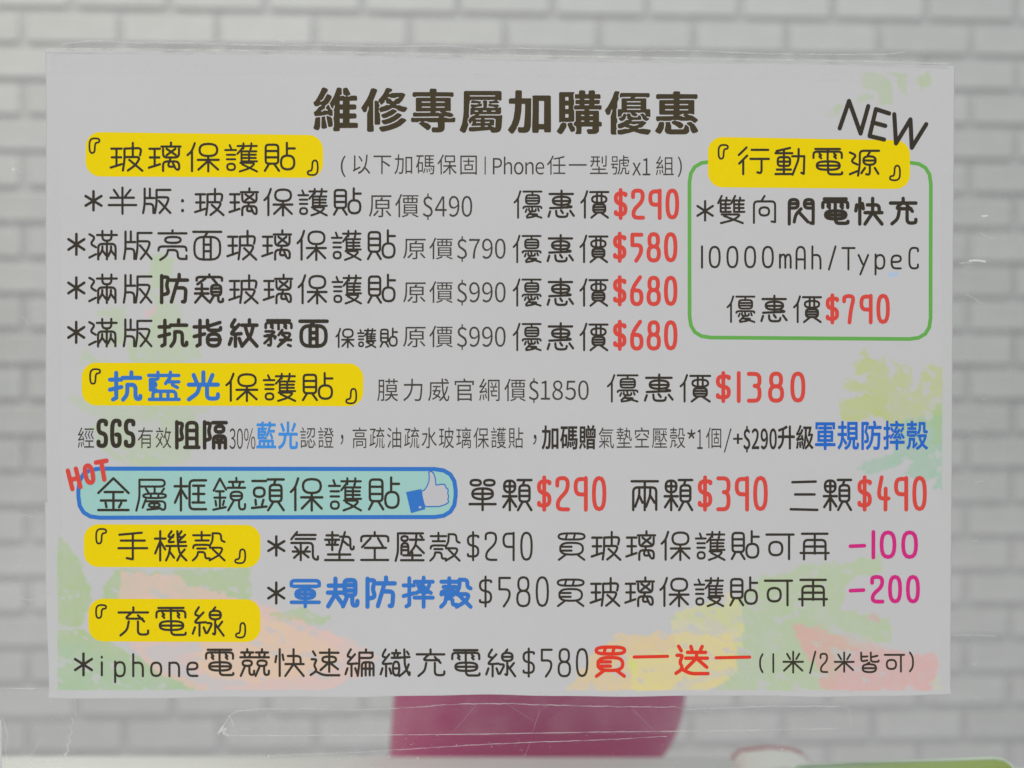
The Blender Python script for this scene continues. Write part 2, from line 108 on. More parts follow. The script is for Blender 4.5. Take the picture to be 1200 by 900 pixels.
'%': '1a1s1o1f1I1c1W1g291s2e1C2h1I2k242h2w292O1W2Z1G331o2Z1b2O162E122w1020121I 3o1c3C1c3C1e224c1Y4g1M4g1S42 1w1q1m1A1h1M1f201g2m1m2E1u2O1E2R1O2O1Y2E232o231Q1X1A1O1q1G1o 3g2E3s2t3I2p402s4e2E4m2W4p3k4n3C4m3K4e40424c3M4g3w4d3g423e3Y373G353g372Y 3A2E3r2M3m303k3g3l3A3p3O3w3Y3A413K443U41433S463K4a3k4832432O3S2D3I2B',
'*': '191o1e1n1C1u1E1q1F101G0Z1S0Z1T1m1W1u2k1n2o1o2q1y201K2g2a262h1M1U1s2h1o2f1i2a1x1K161y',
'/': '26102k102k141g4w184W0U4W',
'(': '1O0U20101L1u1C1U1w2q1u341w3u1C401M4u204U1O501x4w1m421f3w1d341f2o1m1S1x1o',
')': '11101e0U1t1m1E1Q1L2k1O2U1M3u1E441t4y1e50104U1f4s1p401v3u1x2Q1v2q1p1W1g1u',
'，': '1B3m1M3h203l283y293O26441Y4i1K4v1u4D1o4s1A4m1M4a1R421T3U1S3P1G3O1y3G1x3u',
}
BOLD = {
'加': '1x0O1A0M1W0M200O201v2Q1v2V1A2S3s2O462I4m2u4w2i4y1Q4x1M4s1H4c1M462g472i442n3w2q1W1Z1W1X2E1Q3m1A461g4A1c4C164B0Q4k1b3O1m3i1t2A1v241u1W0Y1V0W1S0W1A101v1w1u 341i381f4A1f4E1k4E4s4A4w4c4v494s484f3y4f3x4u3s4y384y334u 3y1F3x3O483P491G',
'碼': '2G0U4C0U4H0Y4H1e4C1i3U1i3U1y4w1y4A1C4A1Q4w1V3U1W3U2a4w2a4A2e4A2u4y2x3U2y3U2O4I2O4M2S4J3I4E4g4z4s4m4B3K4C3G4y3F4q3B4i3G4d484e4a4c4d404i3U4k3M4g3N4a3U463T3Q3s3P3i3Y3f483g4e3o4g3C4k3I4l3w4g3d483a3W3a3M3d2G3d2B382B1q2E1m2E0W 0W0Y100V2y0V2z0W2z1k2y1l1S1m1H2a1I2c2o2c2s2g2s3g2n422c461G461F4m1A4q1i4q1d4m1d3w1i3i1i36183q143q103o0P36132G1c2g1n1q1m1l101l0W1i 341i341y3r1y3q1i 341V342a3r2a3q1V 342y342O3r2O3q2y 1G2B1F3G1Y3H1Z2C 2A3i2K3i2S3k2U3m2U3K2S3W2K4e2C4p2u4q2i4j2f4e2r442w3o 3p3o3A3k3G3k3K3m3X3Y3U443I483C483z463p3A 2Z3q3c3n3g3n3k3q3k3A3p3U3p4c3k4g344i304e2Y3M',
'贈': '2H0Q2Y0J340K3b0S3l1a3l1c3c1j3m1j3o1g3G1g3W0K400I460J4n0Q4o0U4h164c1c441f431i4a1j4g1g4y1g4D1k4D2K4A2N2u2O2q2M2p1k2u1g2S1g2G0U 140Y180V2g0V2l102l3u2g3y2a3y263w1Q3w1K3y1g3w183y133u 1u1j1u1G1U1G1U1j 2O1C2L1G2L1U2Q2g2Q2q2Y2r302t3k2s3n2m3n2a3j1S3j1E3a1D381B 3I1D3I1U3E2a3E2o3G2s402t442r4a2r4g1W4g1I4c1C481B 2S1G361G371I3h243i2m3g2n322o2Z2m2Q1U2P1M 3W1G4a1H4d1O4928422k3Y2o3O2o3J2m3J2a 1u231u2q1U2q1U23 1u2N1u3a1U3a1U2N 2A2W2E2U4q2V4t2Y4s4y4o4A444A404y3Y4q324q324w2Y4B2C4A2z4w 323h323v3Z3u3Y3h 1i3B1A3C1F3G1F3M1i4u1e4x1a4x0Y4p0U4i 1K3G1S3B243B2o462s4e2r4g2c4q244p1K3O 323Q32443Z443Y3Q',
'升': '0Z1s121p26172q0Z2O0N2S0N3a16381a2U1h2m1u2m2m3o2n3p0S3u0O3Q0O3T0Q3U2m4I2n4N2s4N2K4I2O3U2O3U4y3S4B3u4C3p4y3o2O2m2O2i3g283I1P4a1g4C184B0U4m0U4i1m3X1E3A1N3c1Q2Q1Q2O102O0V2K0V2s102n1Q2n1R1K1W1C1U1y1K1F181N141I0Y1u',
'級': '1G0M1K0J1Q0J260Q290U1D1O1u1S1q1Y1O1T261o2a1l2k1n2u1t2y1y292c1Y2k1U2w1I2J1C2L1w2Q1E2Q1O2L242J1Z2y212q2c2h2i2h2n2k2q2q2E342D3c2s3i2m3g2k3h2a361m3e1a3i123i0T2Y0W2U102S1d2G1s2n1A2k1D2g1u2g1m2l122o0X2k0S22111U1f1C1s1g 2u102y0X4k0X4o104p144a1W412846294a264u254G2a4K2g4w304j3q473I4s414P4g4P4k4C4z4u4A4k4u3O443A4i3i4u344C2W4A2O4q2O4k2Y4a3k3U3x3I3e3c3a2R37303a3i343G2W442L4g2I4w2E4B2y4C2g4q2f4m2k4c2t442w3Y2q402g462b44233C203k223i2c3g2e3i2i3h2q3o2v3C2u3S2x3W2A3K2A3y2D3m2I3c2I302P282R1m2w1l2t1i 3m1m3i2c3y2S3N3g3N3q3Q3s3S3o3S3g432W492C4h2w4h2s4c2s462v3A2v3x2s3x2m3P1m 1z3q1C3n1O3l1U3l1W3o254e244k204m1I4p1D4k1z3K 143q163n1g3m1s3o1u3q1u3K1r401k4s1g4w1a4w0Y4s0S4m0Y42',
'軍': '140Y180W4E0X4G104G1O4C1S4g1S4d1Q4d1u4a1l361m361w461w481y481S461T361T36234g234l284k3u4g3x363x363G4G3H4L3M4K444G473647364y324C2G4C2C4A2A4712460Z420Z3M143H2B3G2A3x1u3x1q3s1r261u232B222A1T1C1T1A1Q1A1y1C1w2A1w2B1m1y1l1v1u1v1Q1u1S181S131O 1U2p1U2C2B2C2A2p 362p362C3Q2C3Q2p 1U2X1U3a2B3a2A2X 362X363a3Q3a3Q2X',
'規': '1B0O1E0M1Y0M220O241p2y1p2B1s2B1M2y1O231O232m2C2m2E2o2E2K2C2L222L222W2u3q2G3E2I3I2u3Y2m3Y1X3u1W3k1U3i1R3o1T3A1I401y4e1g4x184y0T4g1e3U1p3y1w381y2M0W2K0U2G0U2q0Y2m1A2m1A1O121N0Z1K0Z1u141p1A1o 2G0W2K0T4y0T4B0W4C3e4y3i483i48484m494o464p3G4s3C4y3B4O3J4R3M4Q464L4m4C4v4w4x3W4x3J4q3E4e3E3i3t3i3p3E3d442U4n2s4B2m4B294m284k2a4g2y452N3Q2V3A2X3o313i303g2U3i2K3i2F3e2F2Q2J2K2J2m2F2g 3a1i3a1z481y481i 3a1X3a2e482e481X 3a2B3a2T482S482B',
'防': '2k1u2s1q3k1q3b0S3g0N3s0K3A0K3E0O3P1i3K1q3A1t3O1t3S1q4I1q4M1s4N1M4I1Q3n1Q3m2k4u2k4y2o4x3a4t3Y4q4e4k4q4c4y3U4C3o4B3j4w3d4e3i4a3Q4c3U4a3X42403G422K3k2K3e3e333I2I4e2e4B264A1T4m1T4i204b2r3O2I3g2Q2C2T1Q2k1Q2i1M 140W180U2e0T2s112v142q1k2i1q2g1w2d1S252a262e2g2q2p2I2s2U2s3i2m3y2g3D263I1E3J1A3E1z3m1A3k1U3k1X3i1Z3a1Z2Y1V2I1O2u1D2i1C2a1N1K1T1o201i1U1g1Q1j1x1k1x3e1u3i1u3y1x3O1x4y1s4C184C134y',
'摔': '1o0M1s0J1M0J1P0M1Q1y241y281A271Q291W281Y1Q1Y1Q2u1L2C1M2E1O2F202z282y2c2A2a2I2a2Q2c2Q2g2G2E2k2K2m2N2q2U2w2S2A2E2M2C2U2k3c2e3d2a3a25342730262W242W1Y321Q341Q4i1N4q1I4v1y4z144A104w0V4g104b1n4a1n3m1s3e1s3a1q391k3f163k103k0W3g0R2Y0S2W0Y2S1n2M1n1Y0Y1X0V1U0V1C101y1n1y 261a2a173817310S360M3k0J3q0J3u0M3G174G184J1c4J1q4E1v3E1v3C1s3o1s3y1w3C1A3r1Q3k1Y3e1Z39243i243s203G1L3K1L401U3T2a3N2i3z2q3w2A3q2F3k2H3d2M3k2N3w2I3C2I3A2A3C2u3Q2n3U2q3X2E4a2W4d344c3a423f3S3g3P3e3K333C343A323o32383434382S3b2K3a2F302H2S2U2G2X2A362s3e2p3i2k382l2W2q2Q2o2O2i2K2g2K252E2f2y2h2w2g2d1U2a1K2c1E2i1z2s1z2M1U2L202O252Q222S1U351A3f1s381s321v281u251q 4m1z4w1z4E1F4J1M4g2j442i3Y2c3Z26441W 442o4i2o4N2S4N2Y4C384s38492O412C3Z2s 223q263o363o373e3e373y373C3a3C3o4I3o4N3s4N3I4I3N3C3N3B4A3y4C3c4C374y373O263N213I',
'殼': '0X1610131G131G0O1I0K240J290O2a132M132Q162R1m2O1q291s2a1A2G1B2J1E2J1S2E1X181X141S141E161B1G1A1G1s101r0W1m 380W3c0U4m0V4o0Y4o204K214O284O2k4G2p4g2p4a2o422k3Z2g3V263V1i3A1h3z1Q3v243m2m3g2t382v342z302w2U2w2P2m2S2e331Y361M 0Y2612232M232Q262M2g2P2K2M2M2A2M2u2I2u2w2o2q1o2q1j2u1j2I1i2J1c2M122M0X2I 1k2A1q2w2o2w2t2A2t2M2x2Q2u2T1k2T1g2Q1k2M 2U2C302A3c2A3k2x4q2w4E2E4F2G4s3e4f3A453M4o414R4g4R4k4G4y4y4z4e4p3Y4f3M443q4m344x2S4C2L4A2B4m2B4i38423u3K3i3s3734362Y3c2S342S322V2W2U2T2Q 3y2V3z323L3o3K3q3O3t43304a2U482S442S402V 1i321m2Z2s302u342u3A2p3K2p3Q2t3O2w3I2K3A2O3A2U3G2X3Q2W3U2e4q284r244o1W4a223W223o1K3n1I3O1C481w4i1g4y184y0T4k17461d3W1h3A',
'藍': '0Y1212101U101U0O1Y0J2m0K2o0O2o103k103k0O3m0K3K0J3P0O3Q104K114M144M1k4I1o3Q1o3P1y3M1C3K1D3I1A3u1A3C1C3I1I3H1M3A1S3A1W3E1W3I1T4w1T4B1Y4B2c4w2h3Y2h3S2e3w2g3t2k3r2s3f2M382U342V302Q2Q2O2O2M2O2I2S2C2U2s36263h1y3k1x3q1A3k1o2o1o2o1s2i1A201A1U1u1U1o101n0X1k 1a1C1e1z1S1z1W1C2m1C2q1z2Y1A301E301Q2Y1T2o1U2m1W2o202O202T242T2e2O2w2O2G2I2K2o2K2n2S2M2S2U2U3230313a303c1c3c1938 1C1U1A1W1C201U201W1W1U1U 1C2k1A2m1C2q2q2q2s2m2q2k 3x2o3I2j3Q2j3W2o4d2S4g324e36423c3S3c3P3a3J2S3w2w 1C2K1C2S1V2S1U2K 1n3i1o3h4i3g4n3k4n464O474Q4a4Q4q4M4u0Y4u0T4q0U480Y461m46 1Q3D1Q462c462d3E 2G3D2G463246333E 3w3D3v463S463T3E',
'光': '0Y2k122i2A2i2B0O2G0J340K360O362i4I2i4N2m4N2E4I2I3C2I3C4a3E4b4g4b4k444m3A4o3w4u3v4M3D4P3I4N484I4o4y4y4m4B3u4B3g4v384i3748372I2y2I2t3g2f3Q1Q4i1c4C164B0S4i0U4e1s3Y1N3C1X3c212I122I0X2E 3Y0W420T480T4q104t163U283Q2a3K2a3w243s203L1s 1j141A0W1G0W1M102c1O2g202c241U2b1Q2b1M281E1M1i16',
'+': '1J1E1M1C281C2b1E2c2w2Y2w322A322Q2Y2V2c2W2c3K283O1M3O1I3K1I2V0W2V0S2Q0S2A0W2w1I2w',
'$': '1L0M1O0K2a0L2c0O2c1c2y1l2Q1C2A1T2u1S2m1L2e1G201D1Q1F1K1I1E1S1D201Q2m2e2z2H2U2U3s2S3I2I422s4e2c4k2c4I284N1M4M1K4I1K4k1y4i1c480Y3W173G1c3B1g3B1y3N1O3T263S2c3P2k3G2m3u2b381k2B1f2s1524171M1f1w1u1j1K1e',
'2': '0U1A141p1i1g1C181W172e1a2A1o2M1G2Q242K2w2v302a3q1O3M1E3Q1B3U1K3U1S3Q2U3Q2Y3U2Y4e2W4h0Y4i0V4g0V3Y1B3k1X2U2c2s2h242f1Q2a1G201A1Q1y1G1z1s1G1g1S1a1T0U1E',
'9': '191s1s1c1C191W172i1c2F1w2T1Y2X2I2S3m2D3U2c4g1Q4l1w4k1c4b0Y3Y103U1e3G1i3G1s3O1E3T203Q2c3E2l3k2n362u2S2u2M2k302a351W391I391s36182S0X2y0U260Y1K 1G1B1z1I1u1S1s241t2o1y2A1G2H1S2K202J2a2E2p2q2m222e1K241A1Q1x',
'0': '1b1y1u1e1S1722172q1e2K1A2V222Z2G2V3o2I3W2k4g204l1A4g1i421a3S0Z3o0V2I0Z22 1M1B1D1M1w2a1u2w1v381w3i1D3E1O3R203T263R2h3E2o3i2q2U2o2a2h1M281B201y',
}
HEAVY = {
'維': '1A0O1E0J1Q0I240O2a0W231a1X1g1H1K1A1Q1u1S1q1Z1A1Y1L1Q241j2e1k2s1s2v1w2t1G2c281V2k1R2C1A2L1u2S1G2R1S2K222O282N282I1Y2C1Z2s282i2e2g2p2E2z2K2A3e2w3g2i3f2a381u3g123h103j0W3e0R300S2W172K1k2t1y2l1C2g1q2h1g2o122p0V2k0P24101U1c1C1r1a 2X0M300J3a0I3m0M3p0O3p1k3f1q3e1s3g1v3w1r3E1w3N1w3K1q3A1m3w1g3w0O3I0J3Q0J3X0O4c1i461p3Y1r3Q1w481w4e1r4G1r4N1w4O1O4K1T471U482e4C2e4J2k4J2A4E2G472I47324C324K384K3o4G3u473w473S4O3T4S3Y4S4g4O4l3e4m3e4y3a4D2K4E2D4A2C4m2H4e2H3Q2D3s2H3i2H2S2F2I2L2u2L2g2F2o2C2A2A2C2t2w2n2k2n2g2i2a2H1u 3e1U3e2e3u2e3v1U 3e2H3e323u323v2I 203i283f2c3j2g3i2m3m2o3m2u3q2y3C2A3Q2A4a2y4c2m4g2g4g2a4c 1z3o1C3l1O3j1S3j1U3m1U3u2348244k224m1O4q1G4q1y4k 103u163o1q3n1s3o1s4c1n4s1g4y1a4y0W4t0P4m0V42 3e3v3e3S3u3S3v3w',
'修': '2Y0M340H3c0H3u0M3y0Q3z0S3v103i183g1e3o1e3w194m184u184G1d4L1k4t1Q4c273Y293U2c402g4e2f4s2l4M2p4S2r4W2y4M2M4G2R4w2R4c2L442I3W2z3A2u382J2u2T2m2B2l2S2s302s3o2u3s2t3W2m4022401X3Y1X1S221Q2a1Q2g1V2k1V2m1S2h1O2C1q2O18 1C0O1G0K1S0J280O2d0W1Q1Q1Q441T481T4y1M4E1o4E1h4y1h321q2A1q2k1k2s1g2M162T0Y2S0U2O0K2u1d1M1s1i 381w3c1C3o1G3C1U3G1T3U1G481B4a1y4a1w401w3O1B3u1B3i1w 2m1X2l282r2i2l2q2m2x2o2x2w2p2K2m342e3i2f3n2c3i2836272Z202Z1Q2W1N2S1Q2S1Y2C2c2w2c2q20 2z362E33302V3C2B3U2H402O3C372Y3p2K3q2z3e 2A3E2E3B303w3g3q3G3d3Y2Z442X4m334r3a4a3q3O3F3q3Q303Y2M3Y2B3K 2n4g2u4b34453y3V3Y3I4i3r4o3p4w3p4E3s4M3v4R3C4G3N4m443Y4h3k4v2K4D2C4D2v4y2m4k',
'專': '0Z1616112w112x0O2E0H360I3a0O3a114E124I184I1m4A1s4s1s4q1p361p341s361w4o1w4s1A4s2G4o2K4g2I3U2I462O4q2R4E304I364C3d4o3h443c3S3c3P3g3S3j423j4e3n4u3n4I3i4O3j4S3o4R3E4K3J3U3J3U4e3R4q3G4A3m4E2O4D2L4A2H4o2M4b3h4c3g3J2u3J2e3E1W3E263K2m3O2F442D482D4e2u4o2o4r2i4r1x3Q1O3E1A3E1u3J0U3I0Q3C0Q3o0Y3i103i143l3k3k3n3g3k3c163e113a102W182Q1g2Q1i2S2q2S2A2R2D2O2A2K1k2L1h2G1h1A1m1w2A1w2D1s2A1p1k1p1g1s161s0Y1m 1Q1R1O1U1Q1Y2A1Y2C1U2A1R 381R351U381Y3S1Y3V1U3S1R 1Q2j1O2m1Q2q2A2q2C2m2A2j 382j352m382q3S2q3V2m3S2j 362K342O362R3m2R3o2U3H2U3u2O3s2M3w2I',
'屬': '1d0W1k0R4w0R4E0Y4E1E4w1K4u1K4o1F4g1F4h1K4s1S4i1X3U1X3A203s1S3u1N3Q1L481F3A1F3q1H3m1F2U1F2S1H2I1F1S1F1L1K1K201I221G2S1G341J381B3m1y3y1y3G1D3S1D3Y1z441y4a1o4y1i4D184C0U4t0P4o123Q193g1c2C 1M1f1J1i1M1m421m451i421f 1R1O201H2O1O2G202Q1Z2R202R2c2O2f2w2g242n2G2n2S2l2U2n3m2n3o2l3E2n4a2n3S2h3s2e3r243y213Q244g244s2a4j2i4h2m4o2n4u2j4w2j4B2o4B2Q4u2X2I2X2C2Z2y344y344A314E314I364E444B4i4w4s4q4x4a4C3M4C3F4y3E4s3A4n244v1M4v1F4q1E4i1I472I462L422I3Z1W401S3W1Z3O213A1W3C1Q3N1K3N1H3K1E3A1B3w1M3g1Y372e322h2Y242X1S321N301O2q1V2m1U2i1P2e1P261U242o252C222o1X1S1X 301I3g1I3l1M3k2g3g2m302m2Z2k2Y1W2V1S2V1O 2e2C2b2G2e2J2u2J2x2G2u2C 2Y2C2V2G2Y2J3g2J3j2G3g2C 3K2C3H2G3K2J442J462G442C 2k3k2e3q2K3q2M3m2K3j 383j353m383q3U3q3Z3u3X3Y3W3Z3S3X3G3Y3O443Y46404a4448463o423o3W3j 2m3D2j3G2m3K2I3K2L3G2I3D 3a3D373G3a3K3w3K3z3G3w3D 383Y364238453s443o403o3Y',
'加': '1t0O1A0K1Y0K240O241t2S1t2V1w2T3Y2M4m2E4u2w4y2i4A1Q4z1J4u1G4k1I461K442c452g3W2l2Q2m1Y231Y212E1U3m1I3W1D401A4c1k4A1e4E144D0M4k173O1i3i1p2A1r241q1Y0W1X0S1S0S1A101t1s1s 301i361d4A1d4H1i4I4s4E4x4a4x454s444h3C4h3B4u3u4A364A304w2Z44322E321o2Z1k 3C1H3B3M443N451I',
'購': '2s142u132O132P0O2W0H3k0I3p0O3q133G133H0O3M0I4a0H4i0O4i134G134M184N1o4I1t4e1s4c1w4e1z4G1z4J1E4I1S4E1W4g1W4d204g234O234T284S2o4M2s4E2s4C2q3M2q3K2u3M2x4A2x4E2C4E3w4M3x4T3C4U3S4Q3X4E3Y4E4m4B4s4s4A4i4D3I4E3C4A3w4k3x4g3E4c424c423Y343Y334A2W4E2A4E2u4A2A4m2A442w3V2m3S2l3E2w3u2w2y2y2x3i2x3l2u3i2q2s2r2n2m2n282s232Q232T202Q1W2w1W2v1U2v1A2w1z2S1z2U1w2S1s2u1s2s1q 110W180R2m0R2r0U2l122l1u2o1y2o1Y2k222k2s2p2w2p3s2k3w1O3y1e3x183B143B113y 1A1i1A1C1S1D1S1i 3m1s3j1w3m1z3K1z3M1w3K1s 3m1W3k203m233I233L203I1W 1A241A2o1S2o1S24 1A2P1A3a1S3a1S2Q 322U302Y32313i313k2Y3i2U 3O2U3M2Y3O314431472Y442U 323q303u323x3g3x3j3u3g3q 3O3q3M3u3O3x443x463u443q 193K1m3A1H3G1H3Y1D461n4w1e4E144D0S4u0N4o1144 1O3G1Q3E203D263A2e3G2i3U2t442t4k2q4n2g4s264r234o1N3Q',
'優': '1C0O1I0J1S0J260N270Q240S20161Z1k221o1T1I1T2c1O2k1O381S3e1T3s1T3w1N3G1N3Y1Q481M4e1M4s1P4C1M4E1o4E1h4y1h301q2y1q2k1k2s1f2M162S102S0T2O0K2s10281d1M1r1i 2e0T4K0U4P104P1c4K1i4w1j4u1g3A1g3t1k3s1o4s1n4w1s4w2m4M2m4S2q4T304O354G314u324y364I3a4N3e4M3g4A3p4w3q4m3n4b3e48323W2O4a2K4i2M4q2Y4r2M4k2F3Y2F3Q2I3I2F3u2F3y2J3I2O3H2W3u313e2V342F2q2F2j2M2g3122311W351V341V2o1Y2m2g2m2g1s2k1n321n371i341f301f2i1g2e1j281j261i2710 2M1D2J1G2M1K3Y1K411G3Y1D 2M1Y2J222M253Y2541223Y1Y 2M2j2J2m2M2q3Y2q412m3Y2j 1Z3e24382e362n2Y2q2O2u2L2C2L2K2S2M2K322K372Y3a313m353G353N2Y3Q2R3U2W43304236453g443i3W3k3k3k3e3m373s3Y3r4c3o4k3u4s3v4w3A4v3C4a3X46403Q423K463S494c474M4c4S4e4W4k4L4A4E4F3Y4z3m4n344t2q4C2e4E204D1V4y1T4s1T4g1U4e2i4c2A472S4930462U422G402A3W2g4522461U3W1U3K1W3I2u3u2G3k2Q3l2T3i2Q3e2K3c2M342K2U2F322C3e2o3p2c3q 2U3G303M3o3S3K3M3S3G3C3G3s3J3k3J3a3G',
'惠': '0Z12160X2w0X2w0O2E0H360I3a0O3a0X4G0Y4K144K1i4C1p4u1p4s1n381n351q381u4o1u4s1y4s2K4o2N462J3L2K3W2P4i2U4G3b4L3g4L3m4w3y4m3v4g3o423k3S3m3e3m303i2q3i2k3m1G3n1u3l1g3m1c3p143o0Y3g0Y32122X2q2W2w2V2z2S2w2O1m2O1g2K1g1y1k1u2y1u2B1q2y1n1g1n1e1p161p0Y1i 1O1Q1M1U1O1X2y1X2A1U2y1Q 381Q351U381X3S1X3U1U3S1Q 1O2j1M2m1O2q2y2q2A2m2y2j 382j352m382q3S2q3U2m3S2j 382O362S382V3i2V3o303H303o2S3y2J3m2J3g2O 2o3s2s3p2A3n2E3j2Q3o3a3s3s3G3r3S3g4234422M3O2q3B2o3y 1f3w1k3t1w3s1E3u1J3y1G421s4s1m4w1e4w164s0Y4o0S4g153W 3L3A3O3w443s4c3u4k3C4q3E4G424N4g4M4k4I4o4q4u4g4t464c413Q3Q3I3K3C 1Q3t2g3t2h3u2h3E2m3M2m483q483y3U3y3M3C3J3I3J3W3U404i3S4t3K4y3y4A2e4A1U4v1N4m1K4g1Q3K1P3u',
}
RADICAL = {
'jade': '05129512 50125088 10509050 00959580',
'pi': '082094188644 082008620098 50005050 0850885065782598 32609899',
'li': '50005014 02149814 28227544 72222844 1022105290529022 10991066906692957894 485432856884 60727290',
'ren': '700045280542 45304599',
'mu': '02259825 50005099 50300588 50309588',
'mus': '02259825 50005099 48350575 52359562',
'yan': '40035518 00229822 15409040 15579057 o1874887488981898',
'cao': '00509750 30003099 70006899',
'zhui': '28000045 20302099 65106528 20289528 20529252 20759275 20999899 58285899',
'you': '0810901060650599 18259899',
'bei': 'q1000900090721072 10249024 10489048 30740599 65749599',
'zhan': '45004546 45209820 o0546954695960596',
'pian': '150015650299 60006038 15389838 156290629099',
'fan': '98051005 100510600099 1235923570703099 25509899',
'youR': '02039803 50035016 q1616861686481648 16278627 16378637 0264055896589864 20681478 3266327668766868 48645070 80668474 42782094 3286828660952299 42869899',
'hui': '06129212 50005056 o1822822282521852 18388238 0864926075557062 08760295 3074329670967284 48725582 82749592',
'jiaR': '02049804 o1218881888441244 38043844 62046244 q1850825082801880 18608260 18708270 38820899 62829699',
'shui': '0508902015459858 05989885',
'man': '02149814 2800283472347200 50345099 0899084592459298 285428681088 28684685 705470685688 70688885',
'fu': '10001099 10058505553585652070',
'fang': '50005018 02209820 42200599 3048904885997098',
'xue': '50005018 0260022598259860 35400599 62408098',
'fuu': '05259525 00509850 50005055 50550299 52589892',
'jian': 'q1505850585601560 15238523 15428542 35600599 6560659698969880',
'shou': '02259825 55005592 55922898 02629852',
'hang': '50005018 02209820 284528800599 28457245729698969885',
'zhi': '1000103892389228 88081522 o1052885288981098 10749074',
'si': '450012254530 781808559552 50555099 18700292 80709590',
'wen': '50005018 02209820 752258600299 222240609899',
'yu': '08059205 50055095 0282022898289882 22452860 22702885 72457860 72707885',
'mao': '1005850550302030 023590358050 503550963092 45450280',
'mmu': '30000530 2518901870500299 30287555 15609060 88967090 50500299',
'chi': '70000528 75300860 42504299',
'chu': '08059505 02409840 604060963892',
'zhong': '85000812 02209820 q1535853585681568 15528552 50125099 10829082 02999899',
'liR': '02289228 92288896 88967092 500050400599',
'dian': 'o1204900490601260 12329032 5000509298929878',
'yuanR': '9805080508550099 55104522 o2526822682582558 25428242 555855963894 32701590 78709592',
'xiang': '50003818 0899082092209296 92967894 o3042684268723072',
'men': '05990503380338360536 05193819 95366236620395039597 62199519 95978595',
'xin': '50005099 15250548 80209040',
'guai': '152582258255 45004555 02559855 45550299 50589899',
'chong': '50005015 02189818 451822408040 65288550 355030800899 6550659698969882',
'chen': '48040804 08040896 08964896 0834453445660866',
'jianR': '30000545 18309530 50558580',
'min': '1295120588058895 38053895 62056295 00959995',
'guang': '50005045 18102838 80107038 02459845 384532750299 6245629698969880',
'qie': '1599150585058599 15358535 15658565 00999999',
'ge': '02059805 o2018801880402040 0899085592559299 32604072 68606072 30787078 50785099',
'jin': '50000245 50009845 22428042 10689068 50425097 25752888 75756888 02979897',
'jinS': '50000538 50009535 22407840 10609060 50405092 18702385 80707283 02989290',
'shuu': '1003900390241024 100310600099 30303842 88308042 58265842 o2246944694602260 46464660 70467060 30642090 2870927092968096 o4076747674884088 57705794 35967892',
'kuang': '9805050505969896 25228822 25488848 22758875 55225575',
'jing': '50005012 10129012 30163428 70166428 02309830 o1842824282681868 18558255 35700599 6570659698969880',
'dou': '05069506 o1528852885581558 25682884 78686885 02959890',
'ye': '02039803 50034018 q1520852085721572 15378537 15548554 35740599 65749899',
'danR': 'o0603430343200620 o5603940394205620 o1230883088641264 12478847 50305099 02809880',
'guo': 'o1005880588421042 10238823 50055099 02559855 48600590 52609588',
'liang': '02059805 0899082592259298 50055099 303030521588 30524275 703070525588 70528675',
'shouF': '80050512 10329032 02589858 50105096 50963092',
'ji': '280008203520 381208383836 750055208220 921255389436 02509850 225015800299 18684090 5500584065759899 906270785599',
'ke': '02129812 50005030 15309030 0256054595459856 25587558 307025850099 3070707070929692',
'shu': '200520300545 2005750575309835 0855905565800099 20609899',
'qi': '25000525 20109010 20248824 05388038809298989885 38453898 10687068 18522862 62525462 36701590 42706588',
'xing': '10189018 50005099 00429842 25463060 75466860 10709070',
'wan': '05257525759598959880 38000599 20456072',
'tu': '10358835 50005095 00959995',
'gong': '15059005 50055095 02959895',
'ya': '95040804 080408700099 o2014421442302030 2076203844384476 20504450 20624462 50269826 721070455072 72469872 86129218',
'mai': 'o0404960496260426 34053022 62055822 o1038903890801080 10525052 10665066 30800599 70809599',
'ke2': '02089808 82088298 o1235583558841284',
'zai': '05059505 50055078 1299122888288899 12528852 00769976',
'jun': '0226020898089826 10289028 o1840824082701870 18558255 50285099 02849884',
'shuai': '50005012 02149814 5016353060323548 35486550 20253038 12523045 80257038 88527045 02689868 50585099',
'quan': '50003810 o1812821282421842 18278227 504250963892 055535550590 90507066 52609899',
'jing2': '50005010 08129212 30163428 70166428 02309830 o1842824282621862 35620599 6562659598959880',
'chuo': '10051820 05352435125824780295 188045969996',
'shu2': '02159815 50005099 o1532853285581558 46600592 54609588',
'bian': '50005008 10129012 101210550099 1012901290321032 2599254895489597 48484897 72487297 25729572',
'yin': '50005010 05129512 30163428 70166428 00309930 o1545854585981598 15718571',
'geR': '5000556098999885 00309828 905570780599 75089018',
'guan': '25103022 75106822 10329032 02549854 503250540592 52569588',
'mi': '20103535 80106535 02489848 50005099 46520590 54529590',
'bi': '080008904078 08424038 5800589298929880 60459232',
'bai': '50003815 o1518851885981598 15588558',
'box': 'o0505950595950595',
}
